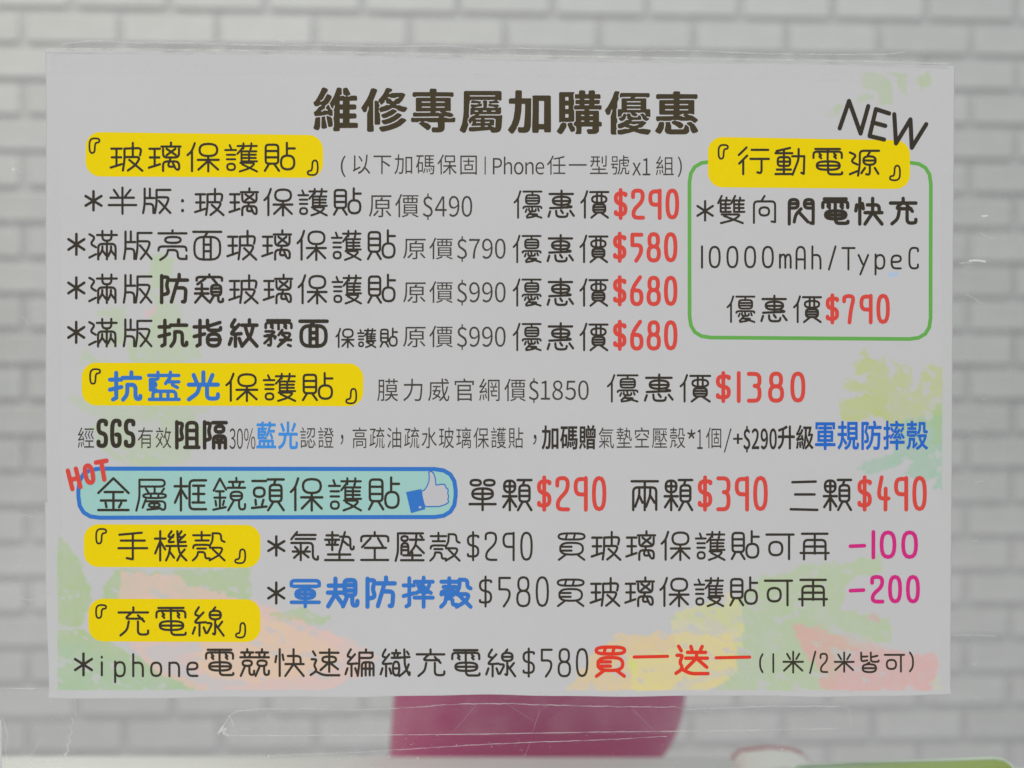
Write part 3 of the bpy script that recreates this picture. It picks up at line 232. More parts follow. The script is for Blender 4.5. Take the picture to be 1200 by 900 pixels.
GLYPH = {
'玻': '@jade,00123690 pi,38029998',
'璃': '@jade,00123690 li,38009998',
'保': '@ren,00023498 box,36029648 mu,32469999',
'護': '@yan,00053495 cao,38029920 zhui,38169964 you,42669999',
'貼': '@bei,02065096 zhan,52009794',
'半': '20083532 78086032 08389038 02669866 50005099',
'版': '@pian,02044296 fan,44049896',
'優': '@ren,00043298 youR,32029998',
'惠': '@hui,02029898',
'價': '@ren,00043298 jiaR,32039998',
'滿': '@shui,02062692 man,28029897',
'亮': '50005010 02109810 o2522782278422542 0268045496549868 356630850899 3566686668969896 98969885',
'面': '02059805 52054022 o0622942294980698 38243896 62246296 38486248 38706270',
'防': '@fu,03043898 fang,38009896',
'窺': '@xue,04009634 fuu,00344898 jian,50349998',
'抗': '@shou,00023898 hang,40009998',
'指': '@shou,00023898 zhi,42029898',
'紋': '@si,00004498 wen,44009998',
'霧': '@yu,03009736 mao,00404698 mmu,48389999',
'行': '@chi,00003898 chu,38049998',
'動': '@zhong,00005696 liR,54049798',
'電': '@yu,03009742 dian,04469899',
'源': '@shui,02062894 yuanR,30029898',
'雙': '@zhui,02004858 zhui,50009758 you,08649299',
'向': '@xiang,05009598',
'閃': '@men,02029898 504030622590,00009999 45567590,00009999',
'快': '@xin,00003298 guai,34009898',
'充': '@chong,02009897',
'藍': '@cao,00009922 chen,02244864 jianR,52229962 min,02669898',
'光': '@guang,02009897',
'阻': '@fu,03043898 qie,40029996',
'隔': '@fu,03043898 ge,40029898',
'金': '@jin,02009898',
'屬': '@shuu,02029898',
'框': '@mus,00004098 kuang,44029897',
'鏡': '@jinS,00024297 jing,44009998',
'頭': '@dou,00044695 ye,48029998',
'單': '@danR,04029698',
'顆': '@guo,00024898 ye,50029998',
'兩': '@liang,02049898',
'三': '08129210 18508850 02969898',
'手': '@shouF,04009697',
'機': '@mus,00003498 ji,34009998',
'殼': '@ke,00025498 shu,52029998',
'氣': '@qi,02009898',
'墊': '@xing,02005062 wan,50009962 tu,02669898',
'空': '@xue,03009752 gong,03529798',
'壓': '@ya,02009899 tu,20709698',
'買': '@mai,02039898',
'可': '@ke2,02049897',
'再': '@zai,02049897',
'軍': '@jun,02039898',
'規': '@fuu,00045097 jian,48049997',
'摔': '@shou,00023698 shuai,36009998',
'線': '@si,00004498 quan,44009998',
'競': '@jing2,01004998 jing2,51009998',
'速': '@chuo,00039998 shu2,32009782',
'編': '@si,00004298 bian,42009897',
'織': '@si,00003898 yin,38026896 geR,62009998',
'一': '02509848',
'送': '@chuo,00039998 guan,30009884',
'米': '@mi,03009797',
'皆': '@bi,04009650 bai,04509699',
'『': 'o100393039330553055971097',
'』': 'o909707970770457045039003',
'0': 'o0802920292970897',
'1': '50005099',
'2': '0825080292029240127012989598',
'3': '0803900390454045904890980898',
'4': '400008659565 72357099',
'5': '92041204 12041242 1242884290704599',
'6': '800008420898929892481048',
'7': '05220503950365505299',
'8': 'o1202880288471247 o0447964796980498',
'9': '8805080508529052 90029099',
'$': '92189212081208469250928608860878 50005099',
'-': '05529550',
'/': '85001599',
'(': '8000202520758099',
')': '2000802580752099',
'*': '50005099 02259875 98250275',
':': '50255027 50755077',
'm': '08380899 0855203850385099 5055623892389299',
'A': '0599050295029599 05589558',
'h': '10001099 1050103890389099',
'T': '02039803 50035099',
'y': '10284562 90282599',
'p': '10261099 o1028902890781078',
'e': '086892689238083808989298',
'C': '921892020802089892989280',
'i': '50385099 50125015',
'n': '10381099 1055103890389099',
'o': 'o0838923892980898',
'S': '92169202080208489252929808980882',
'G': '9218920208020898929892555555',
'H': '10001099 90009099 10509050',
'O': 'o0802920292970897',
'N': '0599050095999500',
'E': '9500050005999599 05489048',
'W': '00002599501075999900',
}

# ---------------------------------------------------------------- helpers
col = scene.collection
def at_np(px, py, Y=0.0):
    """pixels of the photograph -> points (x, y, z) on the plane Y metres behind the notice"""
    px = np.asarray(px, float); py = np.asarray(py, float)
    d = np.stack([(px-600)/FPX, (py-450)/FPX, np.ones_like(px)], -1) @ RC
    s = (Y - CAM[2]) / d[..., 2]
    P = CAM + d*s[..., None]
    return np.stack([P[..., 0], P[..., 2], -P[..., 1]], -1)
def at(px, py, Y=0.0): return Vector(at_np(px, py, Y))

def bow(x, z):                                  # the paper is not quite flat
    return (0.00028*np.sin(17*x+1.3)*np.cos(13*z+0.4) + 0.00016*np.sin(41*x-22*z)
            + 0.00009*np.sin(70*z+9*x+2) + 0.0007 + 0.0008*np.clip((-z-0.1008)/0.0035, 0, 1)**2)

def srgb(*c): return tuple(((v/255)/12.92 if v/255 <= 0.04045 else ((v/255+0.055)/1.055)**2.4) for v in c)
def mat(name, color, rough=0.6, noise=0.0, nscale=200.0, bump=0.0, coat=0.0, spec=0.5):
    m = bpy.data.materials.new(name); m.use_nodes = True
    nt = m.node_tree; b = nt.nodes['Principled BSDF']
    b.inputs['Base Color'].default_value = (*color, 1); b.inputs['Roughness'].default_value = rough
    b.inputs['Specular IOR Level'].default_value = spec
    if coat: b.inputs['Coat Weight'].default_value = coat; b.inputs['Coat Roughness'].default_value = 0.1
    if noise or bump:
        tc = nt.nodes.new('ShaderNodeTexCoord'); n = nt.nodes.new('ShaderNodeTexNoise')
        n.inputs['Scale'].default_value = nscale; n.inputs['Detail'].default_value = 5
        nt.links.new(tc.outputs['Object'], n.inputs['Vector'])
        if noise:
            r = nt.nodes.new('ShaderNodeValToRGB'); e = r.color_ramp.elements
            e[0].position = 0.3; e[1].position = 0.7
            e[0].color = (*[c*(1-noise) for c in color], 1); e[1].color = (*[min(1, c*(1+noise)) for c in color], 1)
            nt.links.new(n.outputs['Fac'], r.inputs['Fac']); nt.links.new(r.outputs['Color'], b.inputs['Base Color'])
        if bump:
            bp = nt.nodes.new('ShaderNodeBump'); bp.inputs['Strength'].default_value = bump
            bp.inputs['Distance'].default_value = 0.001
            nt.links.new(n.outputs['Fac'], bp.inputs['Height']); nt.links.new(bp.outputs['Normal'], b.inputs['Normal'])
    return m
def film(name, haze, gloss=0.06, rough=0.12, tint=(0.9, 0.92, 0.92), nscale=0, amount=0.0, clear=1.0):
    """clear plastic: mostly see-through, with a thin milky scatter and a weak shine"""
    m = bpy.data.materials.new(name); m.use_nodes = True; nt = m.node_tree; nt.nodes.clear()
    N = nt.nodes.new; L = nt.links.new
    out = N('ShaderNodeOutputMaterial'); t = N('ShaderNodeBsdfTransparent'); t.inputs[0].default_value = (clear, clear, clear, 1)
    d = N('ShaderNodeBsdfDiffuse'); d.inputs[0].default_value = (*tint, 1)
    g = N('ShaderNodeBsdfGlossy'); g.inputs['Roughness'].default_value = rough
    m1 = N('ShaderNodeMixShader'); m2 = N('ShaderNodeMixShader'); m3 = N('ShaderNodeMixShader')
    tr = N('ShaderNodeBsdfTranslucent'); tr.inputs[0].default_value = (*tint, 1); m3.inputs[0].default_value = .4
    L(d.outputs[0], m3.inputs[1]); L(tr.outputs[0], m3.inputs[2])
    m1.inputs[0].default_value = haze; m2.inputs[0].default_value = gloss
    if nscale:
        tc = N('ShaderNodeTexCoord'); n = N('ShaderNodeTexNoise'); n.inputs['Scale'].default_value = nscale
        n.inputs['Detail'].default_value = 6; n.inputs['Roughness'].default_value = 0.65
        L(tc.outputs['Object'], n.inputs['Vector'])
        mr = N('ShaderNodeMapRange'); mr.inputs['From Min'].default_value = 0.35; mr.inputs['From Max'].default_value = 0.75
        mr.inputs['To Min'].default_value = haze; mr.inputs['To Max'].default_value = haze+amount
        L(n.outputs['Fac'], mr.inputs['Value']); L(mr.outputs['Result'], m1.inputs[0])
    L(t.outputs[0], m1.inputs[1]); L(m3.outputs[0], m1.inputs[2])
    L(m1.outputs[0], m2.inputs[1]); L(g.outputs[0], m2.inputs[2]); L(m2.outputs[0], out.inputs[0])
    return m

def link(name, me, material=None, parent=None, label=None, cat=None, group=None, kind=None):
    o = bpy.data.objects.new(name, me); col.objects.link(o)
    if material: me.materials.append(material)
    if parent: o.parent = parent
    if label: o['label'] = label
    if cat: o['category'] = cat
    if group: o['group'] = group
    if kind: o['kind'] = kind
    return o
def mesh(name, V, F, smooth=False):
    me = bpy.data.meshes.new(name); me.from_pydata([tuple(map(float, v)) for v in V], [], F); me.update()
    if smooth: me.polygons.foreach_set('use_smooth', [True]*len(me.polygons))
    return me
def bm_mesh(name, bm, smooth=False):
    bmesh.ops.recalc_face_normals(bm, faces=bm.faces)
    me = bpy.data.meshes.new(name); bm.to_mesh(me); bm.free()
    if smooth: me.polygons.foreach_set('use_smooth', [True]*len(me.polygons))
    return me
def box_bm(x0, x1, y0, y1, z0, z1, bev=0.0, seg=2):
    bm = bmesh.new(); bmesh.ops.create_cube(bm, size=1)
    for v in bm.verts: v.co = Vector(((x0+x1)/2+v.co.x*(x1-x0), (y0+y1)/2+v.co.y*(y1-y0), (z0+z1)/2+v.co.z*(z1-z0)))
    if bev: bmesh.ops.bevel(bm, geom=list(bm.edges), offset=bev, segments=seg, affect='EDGES', profile=0.5)
    return bm
def outline_bm(pts, y0, y1, bev=0.0, seg=3):
    """closed outline of (x, z) points pushed from depth y0 to y1"""
    bm = bmesh.new(); a = [bm.verts.new((x, y0, z)) for x, z in pts]; b = [bm.verts.new((x, y1, z)) for x, z in pts]
    fr = bm.faces.new(a); bk = bm.faces.new(b[::-1])
    for i in range(len(pts)): bm.faces.new((a[i], b[i], b[(i+1) % len(pts)], a[(i+1) % len(pts)]))
    if bev: bmesh.ops.bevel(bm, geom=list(fr.edges)+list(bk.edges), offset=bev, segments=seg, affect='EDGES', profile=0.5)
    return bm

def round_path(P, closed, R):
    P = [np.array(p, float) for p in P]; n = len(P); out = []
    if not closed: out.append(P[0])
    for i in (range(n) if closed else range(1, n-1)):
        a, b, c = P[i-1], P[i], P[(i+1) % n]
        la, lc = np.hypot(*(a-b)), np.hypot(*(c-b))
        r = R*2.2 if closed == 1 else R*0.8 if closed == 2 else R
        r1, r2 = min(r, la*.47), min(r, lc*.47)
        p, q = b+(a-b)/la*r1, b+(c-b)/lc*r2
        for t in (0, .25, .5, .75, 1): out.append((1-t)**2*p+2*t*(1-t)*b+t*t*q)
    if not closed: out.append(P[-1])
    res = [out[0]]
    for q in out[1:]:
        if np.hypot(*(q-res[-1])) > 0.15: res.append(q)
    if closed and np.hypot(*(res[0]-res[-1])) < 0.15: res.pop()
    if not closed and len(res) == 1: res.append(res[0]+np.array([0.3, 0]))
    return res
def split_long(P, closed, step=14):
    out = []
    for i in range(len(P) if closed else len(P)-1):
        a, b = P[i], P[(i+1) % len(P)]; n = max(1, int(np.hypot(*(b-a))//step))
        out += [a+(b-a)*k/n for k in range(n)]
    if not closed: out.append(P[-1])
    return out

class Ink:
    """flat print on the notice, collected in picture pixels and laid on the bowed paper"""
    def __init__(s): s.v = []; s.f = []; s.k = 0
    def ribbon(s, P, w, closed=0, lift=60):
        if not closed:
            for k in range(1, len(P)-1):
                a, b = np.array(P[k])-P[k-1], np.array(P[k+1])-P[k]
                if (a @ b)/(np.hypot(*a)*np.hypot(*b)+1e-9) < .45:
                    s.ribbon(P[:k+1], w, 0, lift); s.ribbon(P[k:], w, 0, lift); return
        P = split_long(P, closed); n = len(P); h = w/2; s.k += 1; L = lift+(s.k % 14)*2.2
        base = len(s.v)
        for i in range(n):
            a = P[i-1] if (i or closed) else None; c = P[(i+1) % n] if (i < n-1 or closed) else None; b = P[i]
            t1 = (b-a)/np.hypot(*(b-a)) if a is not None else None
            t2 = (c-b)/np.hypot(*(c-b)) if c is not None else None
            if t1 is None: t1 = t2
            if t2 is None: t2 = t1
            t = t1+t2; l = np.hypot(*t)
            t = t/l if l > 1e-3 else t2
            k = min(1.6, 1/max(0.3, abs(t@t2)))
            nrm = np.array([-t[1], t[0]])*h*k
            s.v += [(*(b+nrm), L), (*b, L+6), (*(b-nrm), L)]
        for i in range(n if closed else n-1):
            a, b = base+3*i, base+3*((i+1) % n)
            s.f += [(a, a+1, b+1, b), (a+1, a+2, b+2, b+1)]
        if not closed:
            for e, c, d in ((0, P[0], P[0]-P[1]), (n-1, P[-1], P[-1]-P[-2])):
                d = d/np.hypot(*d); nn = np.array([-d[1], d[0]]); a = base+3*e; q = len(s.v)
                for th in (-60, -30, 0, 30, 60):
                    r = math.radians(th); s.v.append((*(c+h*(math.cos(r)*d+math.sin(r)*nn)), L))
                side = [a, a+2] if (nn @ (np.array(s.v[a][:2])-c)) < 0 else [a+2, a]
                ring = [side[0]]+list(range(q, q+5))+[side[1]]
                for u, v in zip(ring, ring[1:]): s.f.append((a+1, u, v))
    def shape(s, loops, lift=60):
        cu = bpy.data.curves.new('glyph', 'CURVE'); cu.dimensions = '2D'; cu.fill_mode = 'BOTH'
        for L in loops:
            sp = cu.splines.new('POLY'); sp.points.add(len(L)-1); sp.use_cyclic_u = True
            sp.points.foreach_set('co', [c for x, y in L for c in (x, y, 0, 1)])
        ob = bpy.data.objects.new('glyph', cu); me = ob.to_mesh()
        base = len(s.v); s.k += 1
        s.v += [(v.co.x, v.co.y, lift+(s.k % 5)*2) for v in me.vertices]
        s.f += [tuple(base+i for i in p.vertices) for p in me.polygons]
        ob.to_mesh_clear(); bpy.data.objects.remove(ob); bpy.data.curves.remove(cu)
    def patch(s, top, bot, x0, x1, r, lift=20, n=60):
        """rounded bar with a straight top and bottom edge, given as (left y, right y)"""
        xs = sorted(set([x0+r*(1-math.cos(t*math.pi/16)) for t in range(9)]+[x1-r*(1-math.cos(t*math.pi/16)) for t in range(9)]
                        + [x0+r+(x1-x0-2*r)*k/n for k in range(1, n)]))
        rows = 5; base = len(s.v)
        for x in xs:
            u = (x-x0)/(x1-x0); d = min(x-x0, x1-x); ins = r-math.sqrt(max(0, r*r-(r-d)**2)) if d < r else 0
            a, b = top[0]*(1-u)+top[1]*u+ins, bot[0]*(1-u)+bot[1]*u-ins
            s.v += [(x, a+(b-a)*j/rows, lift) for j in range(rows+1)]
        for i in range(len(xs)-1):
            for j in range(rows):
                a = base+i*(rows+1)+j; s.f.append((a, a+1, a+rows+2, a+rows+1))
    def build(s, name, m, parent, label=None):
        V = np.array(s.v, float); P = at_np(V[:, 0], V[:, 1])
        P[:, 1] = -bow(P[:, 0], P[:, 2])-V[:, 2]*1e-6
        F = []
        for f in s.f:                                      # face the reader
            a, b, c = V[f[0]][:2], V[f[1]][:2], V[f[2]][:2]
            cr = (b[0]-a[0])*(c[1]-a[1])-(b[1]-a[1])*(c[0]-a[0])
            F.append(f if cr < 0 else f[::-1])
        return link(name, mesh(name, P, F), m, parent, label)

# ---- writing
B62 = '0123456789abcdefghijklmnopqrstuvwxyzABCDEFGHIJKLMNOPQRSTUVWXYZ'
def outline(s):
    out = []
    for w in s.split():
        v = [B62.index(w[q])*62+B62.index(w[q+1])-48 for q in range(0, len(w), 2)]
        out.append([(x/256, y/256) for x, y in zip(v[::2], v[1::2])])
    return out
def strokes(ch):
    v = GLYPH[ch]
    parts = [(v, 0, 0, 99, 99)]
    if v[0] == '@':
        parts = []
        for w in v[1:].split(' '):
            c, b = w.rsplit(',', 1); parts.append((RADICAL.get(c, c), *[int(b[i:i+2]) for i in (0, 2, 4, 6)]))
    out = []
    for c, x0, y0, x1, y1 in parts:
        for w in c.split():
            cl = 'oq'.find(w[0])+1; w = w[cl > 0:]
            out.append((cl, [((x0+int(w[i:i+2])/99*(x1-x0))/99, (y0+int(w[i+2:i+4])/99*(y1-y0))/99) for i in range(0, len(w), 4)]))
    return out
PEN_W = {'1': .10, 'i': .10, '-': .55, '/': .40, '(': .22, ')': .22, 'm': .50, 'T': .46, '*': .62, ':': .05, 'C': .36}
DENSE = {'軍': .82, '買': .92, '優': .84, '窺': .72, '霧': .76, '價': .92, '護': .9, '藍': .82, '殼': .93, '摔': .9, '屬': .88, '鏡': .92, '閃': .95}
def is_cjk(c): return ord(c) > 0x2000
def pen(ink, text, x0, x1, y0, y1, w=2.5, dy=0.0, gap=None, tilt=0.0):
    """brush-pen lettering: glyph boxes spread from x0 to x1, y0 top and y1 foot, dy drop at the right end"""
    H = y1-y0; ws = [1.0 if is_cjk(c) else PEN_W.get(c, .40) for c in text]
    if gap is None: gap = .12 if is_cjk(text[0]) else .16
    k = (x1-x0)/(sum(ws)+gap*(len(ws)-1)); x = x0
    for c, a in zip(text, ws):
        W = a*k; u = (x+W/2-x0)/(x1-x0); yy = y0+dy*u
        hh = H*(1.25 if c in 'yp' else 1); i = w/2
        for cl, P in strokes(c):
            Q = [(x+i+px*(W-2*i)+tilt*(.5-py)*hh, yy+i+py*(hh-2*i)) for px, py in P]
            R = .13*H if is_cjk(c) else .30*H
            if c in '『』': R = .16*H
            if c in 'NEWHT': R = 0.3
            ink.ribbon(round_path(Q, cl, R), w*1.07*DENSE.get(c, 1), 1 if cl else 0)
        x += W+gap*k
def gothic(ink, table, text, x0, x1, y0, y1, dy=0.0, gap=.05, skew=0.0):
    shapes = []
    for c in text:
        L = outline(table[c]); xs = [p[0] for l in L for p in l]; ys = [p[1] for l in L for p in l]
        if is_cjk(c) and c not in '，': shapes.append((L, 0.0, 1.0, 0.0, 1.0))
        else: shapes.append((L, min(xs)-.02, max(xs)+.02, min(ys), max(ys)))
    if not (is_cjk(text[0])):
        t, b = min(s[3] for s in shapes), max(s[4] for s in shapes)
        if '$' in text:
            z = [s for s, c in zip(shapes, text) if c == '$'][0]; t, b = z[3], z[4]
    else: t, b = 0.02, 0.98
    if text == '，': t, b = shapes[0][3], shapes[0][4]
    ws = [s[2]-s[1] for s in shapes]
    k = (x1-x0)/(sum(ws)+gap*(len(ws)-1)); x = x0
    for (L, a, e, _, _), W in zip(shapes, ws):
        u = (x+W*k/2-x0)/(x1-x0); yy = y0+dy*u
        loops = [[(x+(px-a)*k, yy+(py-t)/(b-t)*(y1-y0)) for px, py in l] for l in L]
        ink.shape(loops); x += (W+gap)*k

# ---------------------------------------------------------------- brick wall (white embossed brick, out of focus)
M_brick = mat('white_brick', (0.70, 0.705, 0.69), 0.55, noise=0.05, nscale=30, bump=0.35)
nt = M_brick.node_tree; oi = nt.nodes.new('ShaderNodeObjectInfo'); mr = nt.nodes.new('ShaderNodeMapRange')
mr.inputs['To Min'].default_value = .955; mr.inputs['To Max'].default_value = 1.03; nt.links.new(oi.outputs['Random'], mr.inputs['Value'])
mx = nt.nodes.new('ShaderNodeVectorMath'); mx.operation = 'SCALE'; b_ = nt.nodes['Principled BSDF']
nt.links.new(b_.inputs['Base Color'].links[0].from_socket, mx.inputs[0]); nt.links.new(mr.outputs['Result'], mx.inputs['Scale'])
nt.links.new(mx.outputs[0], b_.inputs['Base Color'])
M_joint = mat('grey_joint', (0.62, 0.625, 0.62), 0.8, noise=0.06, nscale=60)
RW = rot(*WALL[:3]); TW = np.array([WALL[3], WALL[4], 1.3])
PX, PY = WALL[5], WALL[6]
Rrel = RC.T @ RW; Trel = RC.T @ (TW-TC)
wm = Matrix((to_world(Rrel[:, 0]), to_world(Rrel[:, 2]), -to_world(Rrel[:, 1]))).transposed().to_4x4()
wm.translation = to_world(Trel)
bw, bh = PX, PY
me = mesh('wall_backing', [(-1.6, 0.0025, -1.25), (1.6, 0.0025, -1.25), (1.6, 0.0025, 1.1), (-1.6, 0.0025, 1.1),
                           (-1.6, 0.05, -1.25), (1.6, 0.05, -1.25), (1.6, 0.05, 1.1), (-1.6, 0.05, 1.1)],
          [(0, 1, 2, 3), (5, 4, 7, 6), (0, 4, 5, 1), (1, 5, 6, 2), (2, 6, 7, 3), (3, 7, 4, 0)])
wall = link('brick_wall', me, M_joint, kind='structure')
wall.matrix_world = wm
wall['label'] = 'white brick wall with grey joints far behind the notice'
def brick_mesh(seed):
    rnd = random.Random(seed); j = 0.0042
    bm = box_bm(-bw/2+j+rnd.uniform(-.0006, .0006), bw/2-j+rnd.uniform(-.0006, .0006), -0.0012-rnd.uniform(0, .0008), 0.0075,
                -bh/2+j*.85+rnd.uniform(-.0004, .0004), bh/2-j*.85+rnd.uniform(-.0004, .0004), 0.0016, 2)
    return bm
brick_protos = []
for s in range(6):
    me = bm_mesh('brick', brick_mesh(s)); me.materials.append(M_brick); brick_protos.append(me)
seen = 0; far = bmesh.new()
for r in range(-11, 33):
    for c in range(-9, 20):
        x = (c-5+(0.5 if r % 2 == 0 else 0.0))*bw; z = -(r-10)*bh
        if abs(x) > 1.52 or z < -1.2 or z > 1.05: continue
        if -1 <= r <= 21 and -1 <= c <= 11:
            if seen >= 299: continue
            o = bpy.data.objects.new('brick', brick_protos[random.randrange(6)]); col.objects.link(o)
            o.parent = wall; o.location = (x, 0, z+random.uniform(-.0004, .0004)); seen += 1
        else:
            t = box_bm(x-bw/2+.0048, x+bw/2-.0048, -0.006, .0075, z-bh/2+.0041, z+bh/2-.0041)
            tm = bpy.data.meshes.new('t'); t.to_mesh(tm); t.free(); far.from_mesh(tm); bpy.data.meshes.remove(tm)
link('outer_bricks', bm_mesh('outer_bricks', far), M_brick, wall, kind='stuff')

# ---------------------------------------------------------------- table and the things on it
M_white = mat('white_laminate', srgb(249, 249, 244), 0.4, noise=0.02, nscale=20)
TZ = -0.30
link('white_table', bm_mesh('white_table', box_bm(-0.9, 0.9, -0.03, 0.50, TZ-0.03, TZ, .003)), M_white, None,
     'white tabletop the clear panel, magenta tub and cards stand on', 'table')
def wpt(px, py, Y): p = at(px, py, Y); return (p.x, p.z)
# white upstand whose blurred top edge runs along the foot of the picture
YL = 0.235
a = wpt(-500, 884, YL+.02); b = wpt(905, 887, YL+.02)
bm = outline_bm([(a[0], TZ), a, b, (b[0], TZ)], YL-.035, YL+0.02, .0015)
link('white_board', bm_mesh('white_board', bm, True), M_white, None,
     'low white board at the foot of the picture, hiding the base of the magenta tub', 'board')
# magenta tub
YT = 0.31
M_mag = mat('magenta_plastic', srgb(200, 92, 140), 0.38, noise=0.03, nscale=15, spec=0.4)
prof = [(476, 960), (463, 920), (457, 885), (458, 850), (461, 820), (466, 760), (474, 690), (482, 660), (510, 645),
        (760, 645), (786, 660), (796, 700), (799, 760), (798, 815), (793, 845), (781, 872), (762, 896), (735, 930), (725, 960)]
q = [wpt(x, y, YT) for x, y in prof]; zmin = min(p[1] for p in q); q = [(x, z if z > -0.27 else TZ+0.0005) for x, z in q]
tub = bpy.data.objects.new('plastic_tub', None); col.objects.link(tub); tub.location = (0, 0, 0)
tub['label'] = 'magenta plastic tub with a rounded side showing below the notice'; tub['category'] = 'tub'
def tub_sections():
    """rounded tub: superellipse sections from the table up to the rim"""
    L = [(463, 1180), (459, 960), (457, 885), (458, 850), (461, 820), (466, 760), (474, 690)]
    Rr = [(722, 1180), (728, 950), (766, 888), (789, 850), (797, 820), (799, 760), (796, 690)]
    bm = bmesh.new(); rings = []
    ys = np.array([690, 760, 800, 815, 830, 845, 858, 870, 880, 892, 910, 950, 1180.])
    for y in ys[::-1]:
        xl = np.interp(y, [690, 760, 820, 850, 885, 960, 1180], [474, 466, 461, 458.5, 457, 459, 463])
        xr = np.interp(y, [690, 760, 800, 820, 835, 850, 862, 875, 888, 905, 930, 1180], [798, 800, 799, 796.5, 793, 787.5, 780.5, 770, 756, 732, 706, 690])
        a, b = wpt(xl, y, YT+.07), wpt(xr, y, YT+.07); z = max(a[1], TZ+.0005); cx, rx = (a[0]+b[0])/2, (b[0]-a[0])/2; ry = .07
        rings.append([bm.verts.new((cx+rx*math.copysign(abs(math.cos(t))**.7, math.cos(t)), YT+.07+ry*math.copysign(abs(math.sin(t))**.7, math.sin(t)), z))
                      for t in [2*math.pi*k/48 for k in range(48)]])
    for a, b in zip(rings, rings[1:]):
        for k in range(48): bm.faces.new((a[k], a[(k+1) % 48], b[(k+1) % 48], b[k]))
    bm.faces.new(rings[0]); bm.faces.new(rings[-1]); return bm
tb = bm_mesh('tub_body', tub_sections(), True); o = link('tub_body', tb, M_mag, tub)
rim = outline_bm([q[6], q[7], q[8], q[9], q[10], q[11]], YT-0.004, YT+0.134, .004, 3)
link('rim', bm_mesh('rim', rim, True), M_mag, tub)
# white case with a pink lid edge
YC = 0.19
case = bpy.data.objects.new('storage_case', None); col.objects.link(case)
case['label'] = 'small white case with a pink top edge, right of the magenta tub'; case['category'] = 'case'
M_pink = mat('pink_plastic', srgb(226, 178, 186), 0.45, noise=0.02)
M_case = mat('case_white', srgb(244, 244, 240), 0.45, noise=0.02)
cp = [(858, 1100), (858, 890), (868, 880), (900, 877), (925, 878), (940, 883), (948, 893), (951, 910), (951, 1100)]
q = [wpt(x, y, YC+.03) for x, y in cp]; q[0] = (q[0][0], TZ+.0004); q[-1] = (q[-1][0], TZ+.0004)
link('case_body', bm_mesh('case_body', outline_bm(q, YC, YC+0.03, .002), True), M_case, case)
lp = [(858, 889), (868, 879.5), (900, 876.5), (925, 877.5), (940.5, 882.5), (949, 893), (952, 912)]
top = [wpt(x, y-1.1, YC+.03) for x, y in lp]; low = [wpt(x-.3, y+2, YC+.03) for x, y in lp]
link('pink_edge', bm_mesh('pink_edge', outline_bm(low[::-1]+top, YC+.0301, YC+.0325), True), M_pink, case)
# green card
YG = 0.075
card = bpy.data.objects.new('green_card', None); col.objects.link(card)
card['label'] = 'green card with a pale border standing at the right foot of the picture'; card['category'] = 'card'
def card_shape(d):
    p = [(930+d, 1200), (930+d, 901+d), (936+d, 897+d), (1000, 893.5+d), (1100, 890.5+d), (1165, 888+d), (1178-d*.5, 890+d), (1187-d, 896+d), (1191-d, 906+d), (1192-d, 1200)]
    q = [wpt(x, y, YG) for x, y in p]; q[0] = (q[0][0], TZ+.0004+.004*(d > 0)); q[-1] = (q[-1][0], TZ+.0004+.004*(d > 0)); return q
M_card = bpy.data.materials.new('green_print'); M_card.use_nodes = True
nt = M_card.node_tree; tc = nt.nodes.new('ShaderNodeTexCoord'); sx = nt.nodes.new('ShaderNodeSeparateXYZ'); mr = nt.nodes.new('ShaderNodeMapRange')
rp = nt.nodes.new('ShaderNodeValToRGB')
nt.links.new(tc.outputs['Object'], sx.inputs[0]); nt.links.new(sx.outputs['X'], mr.inputs['Value'])
mr.inputs['From Min'].default_value = at(935, 895, YG).x; mr.inputs['From Max'].default_value = at(1190, 895, YG).x
nt.links.new(mr.outputs[0], rp.inputs[0]); e = rp.color_ramp.elements
e[0].color = (*srgb(190, 214, 190), 1); e[1].color = (*srgb(150, 170, 84), 1); k = e.new(0.45); k.color = (*srgb(168, 196, 120), 1)
nt.links.new(rp.outputs[0], nt.nodes['Principled BSDF'].inputs['Base Color'])
link('card_base', bm_mesh('card_base', outline_bm(card_shape(0), YG, YG+.0012)), mat('pale_border', srgb(205, 222, 200), .5), card)
link('card_print', bm_mesh('card_print', outline_bm(card_shape(2.2), YG-.0003, YG-.0001)), M_card, card)

# ---------------------------------------------------------------- clear panel
M_panel = film('clear_acrylic', 0.012, 0.015, 0.05, clear=.985)
panel = link('clear_panel', bm_mesh('clear_panel', box_bm(-0.42, 0.42, 0.0, 0.003, TZ+.0003, 0.32)), M_panel, None,
             'clear upright plastic panel that carries the taped notice', 'panel')
# ---------------------------------------------------------------- the notice
notice = bpy.data.objects.new('price_notice', None); col.objects.link(notice)
notice['label'] = 'landscape white paper price notice with yellow headings and red prices taped to the clear panel'
notice['category'] = 'notice'
NX, NY = 760, 540
TL, TR, BR, BL = (53, 60), (1118, 78), (1113, 813), (57, 816)
u = np.linspace(0, 1, NX+1)[None, :]; v = np.linspace(0, 1, NY+1)[:, None]
def bl(k): return ((1-u)*(1-v)*TL[k]+u*(1-v)*TR[k]+u*v*BR[k]+(1-u)*v*BL[k])
GX, GY = bl(0), bl(1)
edge = (1.2*np.sin(u*9+.5)+.8*np.sin(u*23)+.3*np.sin(u*61))          # the foot of the paper waves a little
GY = GY+edge*np.clip((v-.9)/.1, 0, 1)
GX = GX+(1.0*np.sin(v*7+1)+.4*np.sin(v*19))*np.clip((.06-u)/.06, 0, 1)*(v > 0.0)-2.5*np.clip((.05-u)/.05, 0, 1)*np.clip((.95-v)/.1, 0, 1)*(v > .7)
P = at_np(GX, GY); P[..., 1] = -bow(P[..., 0], P[..., 2])

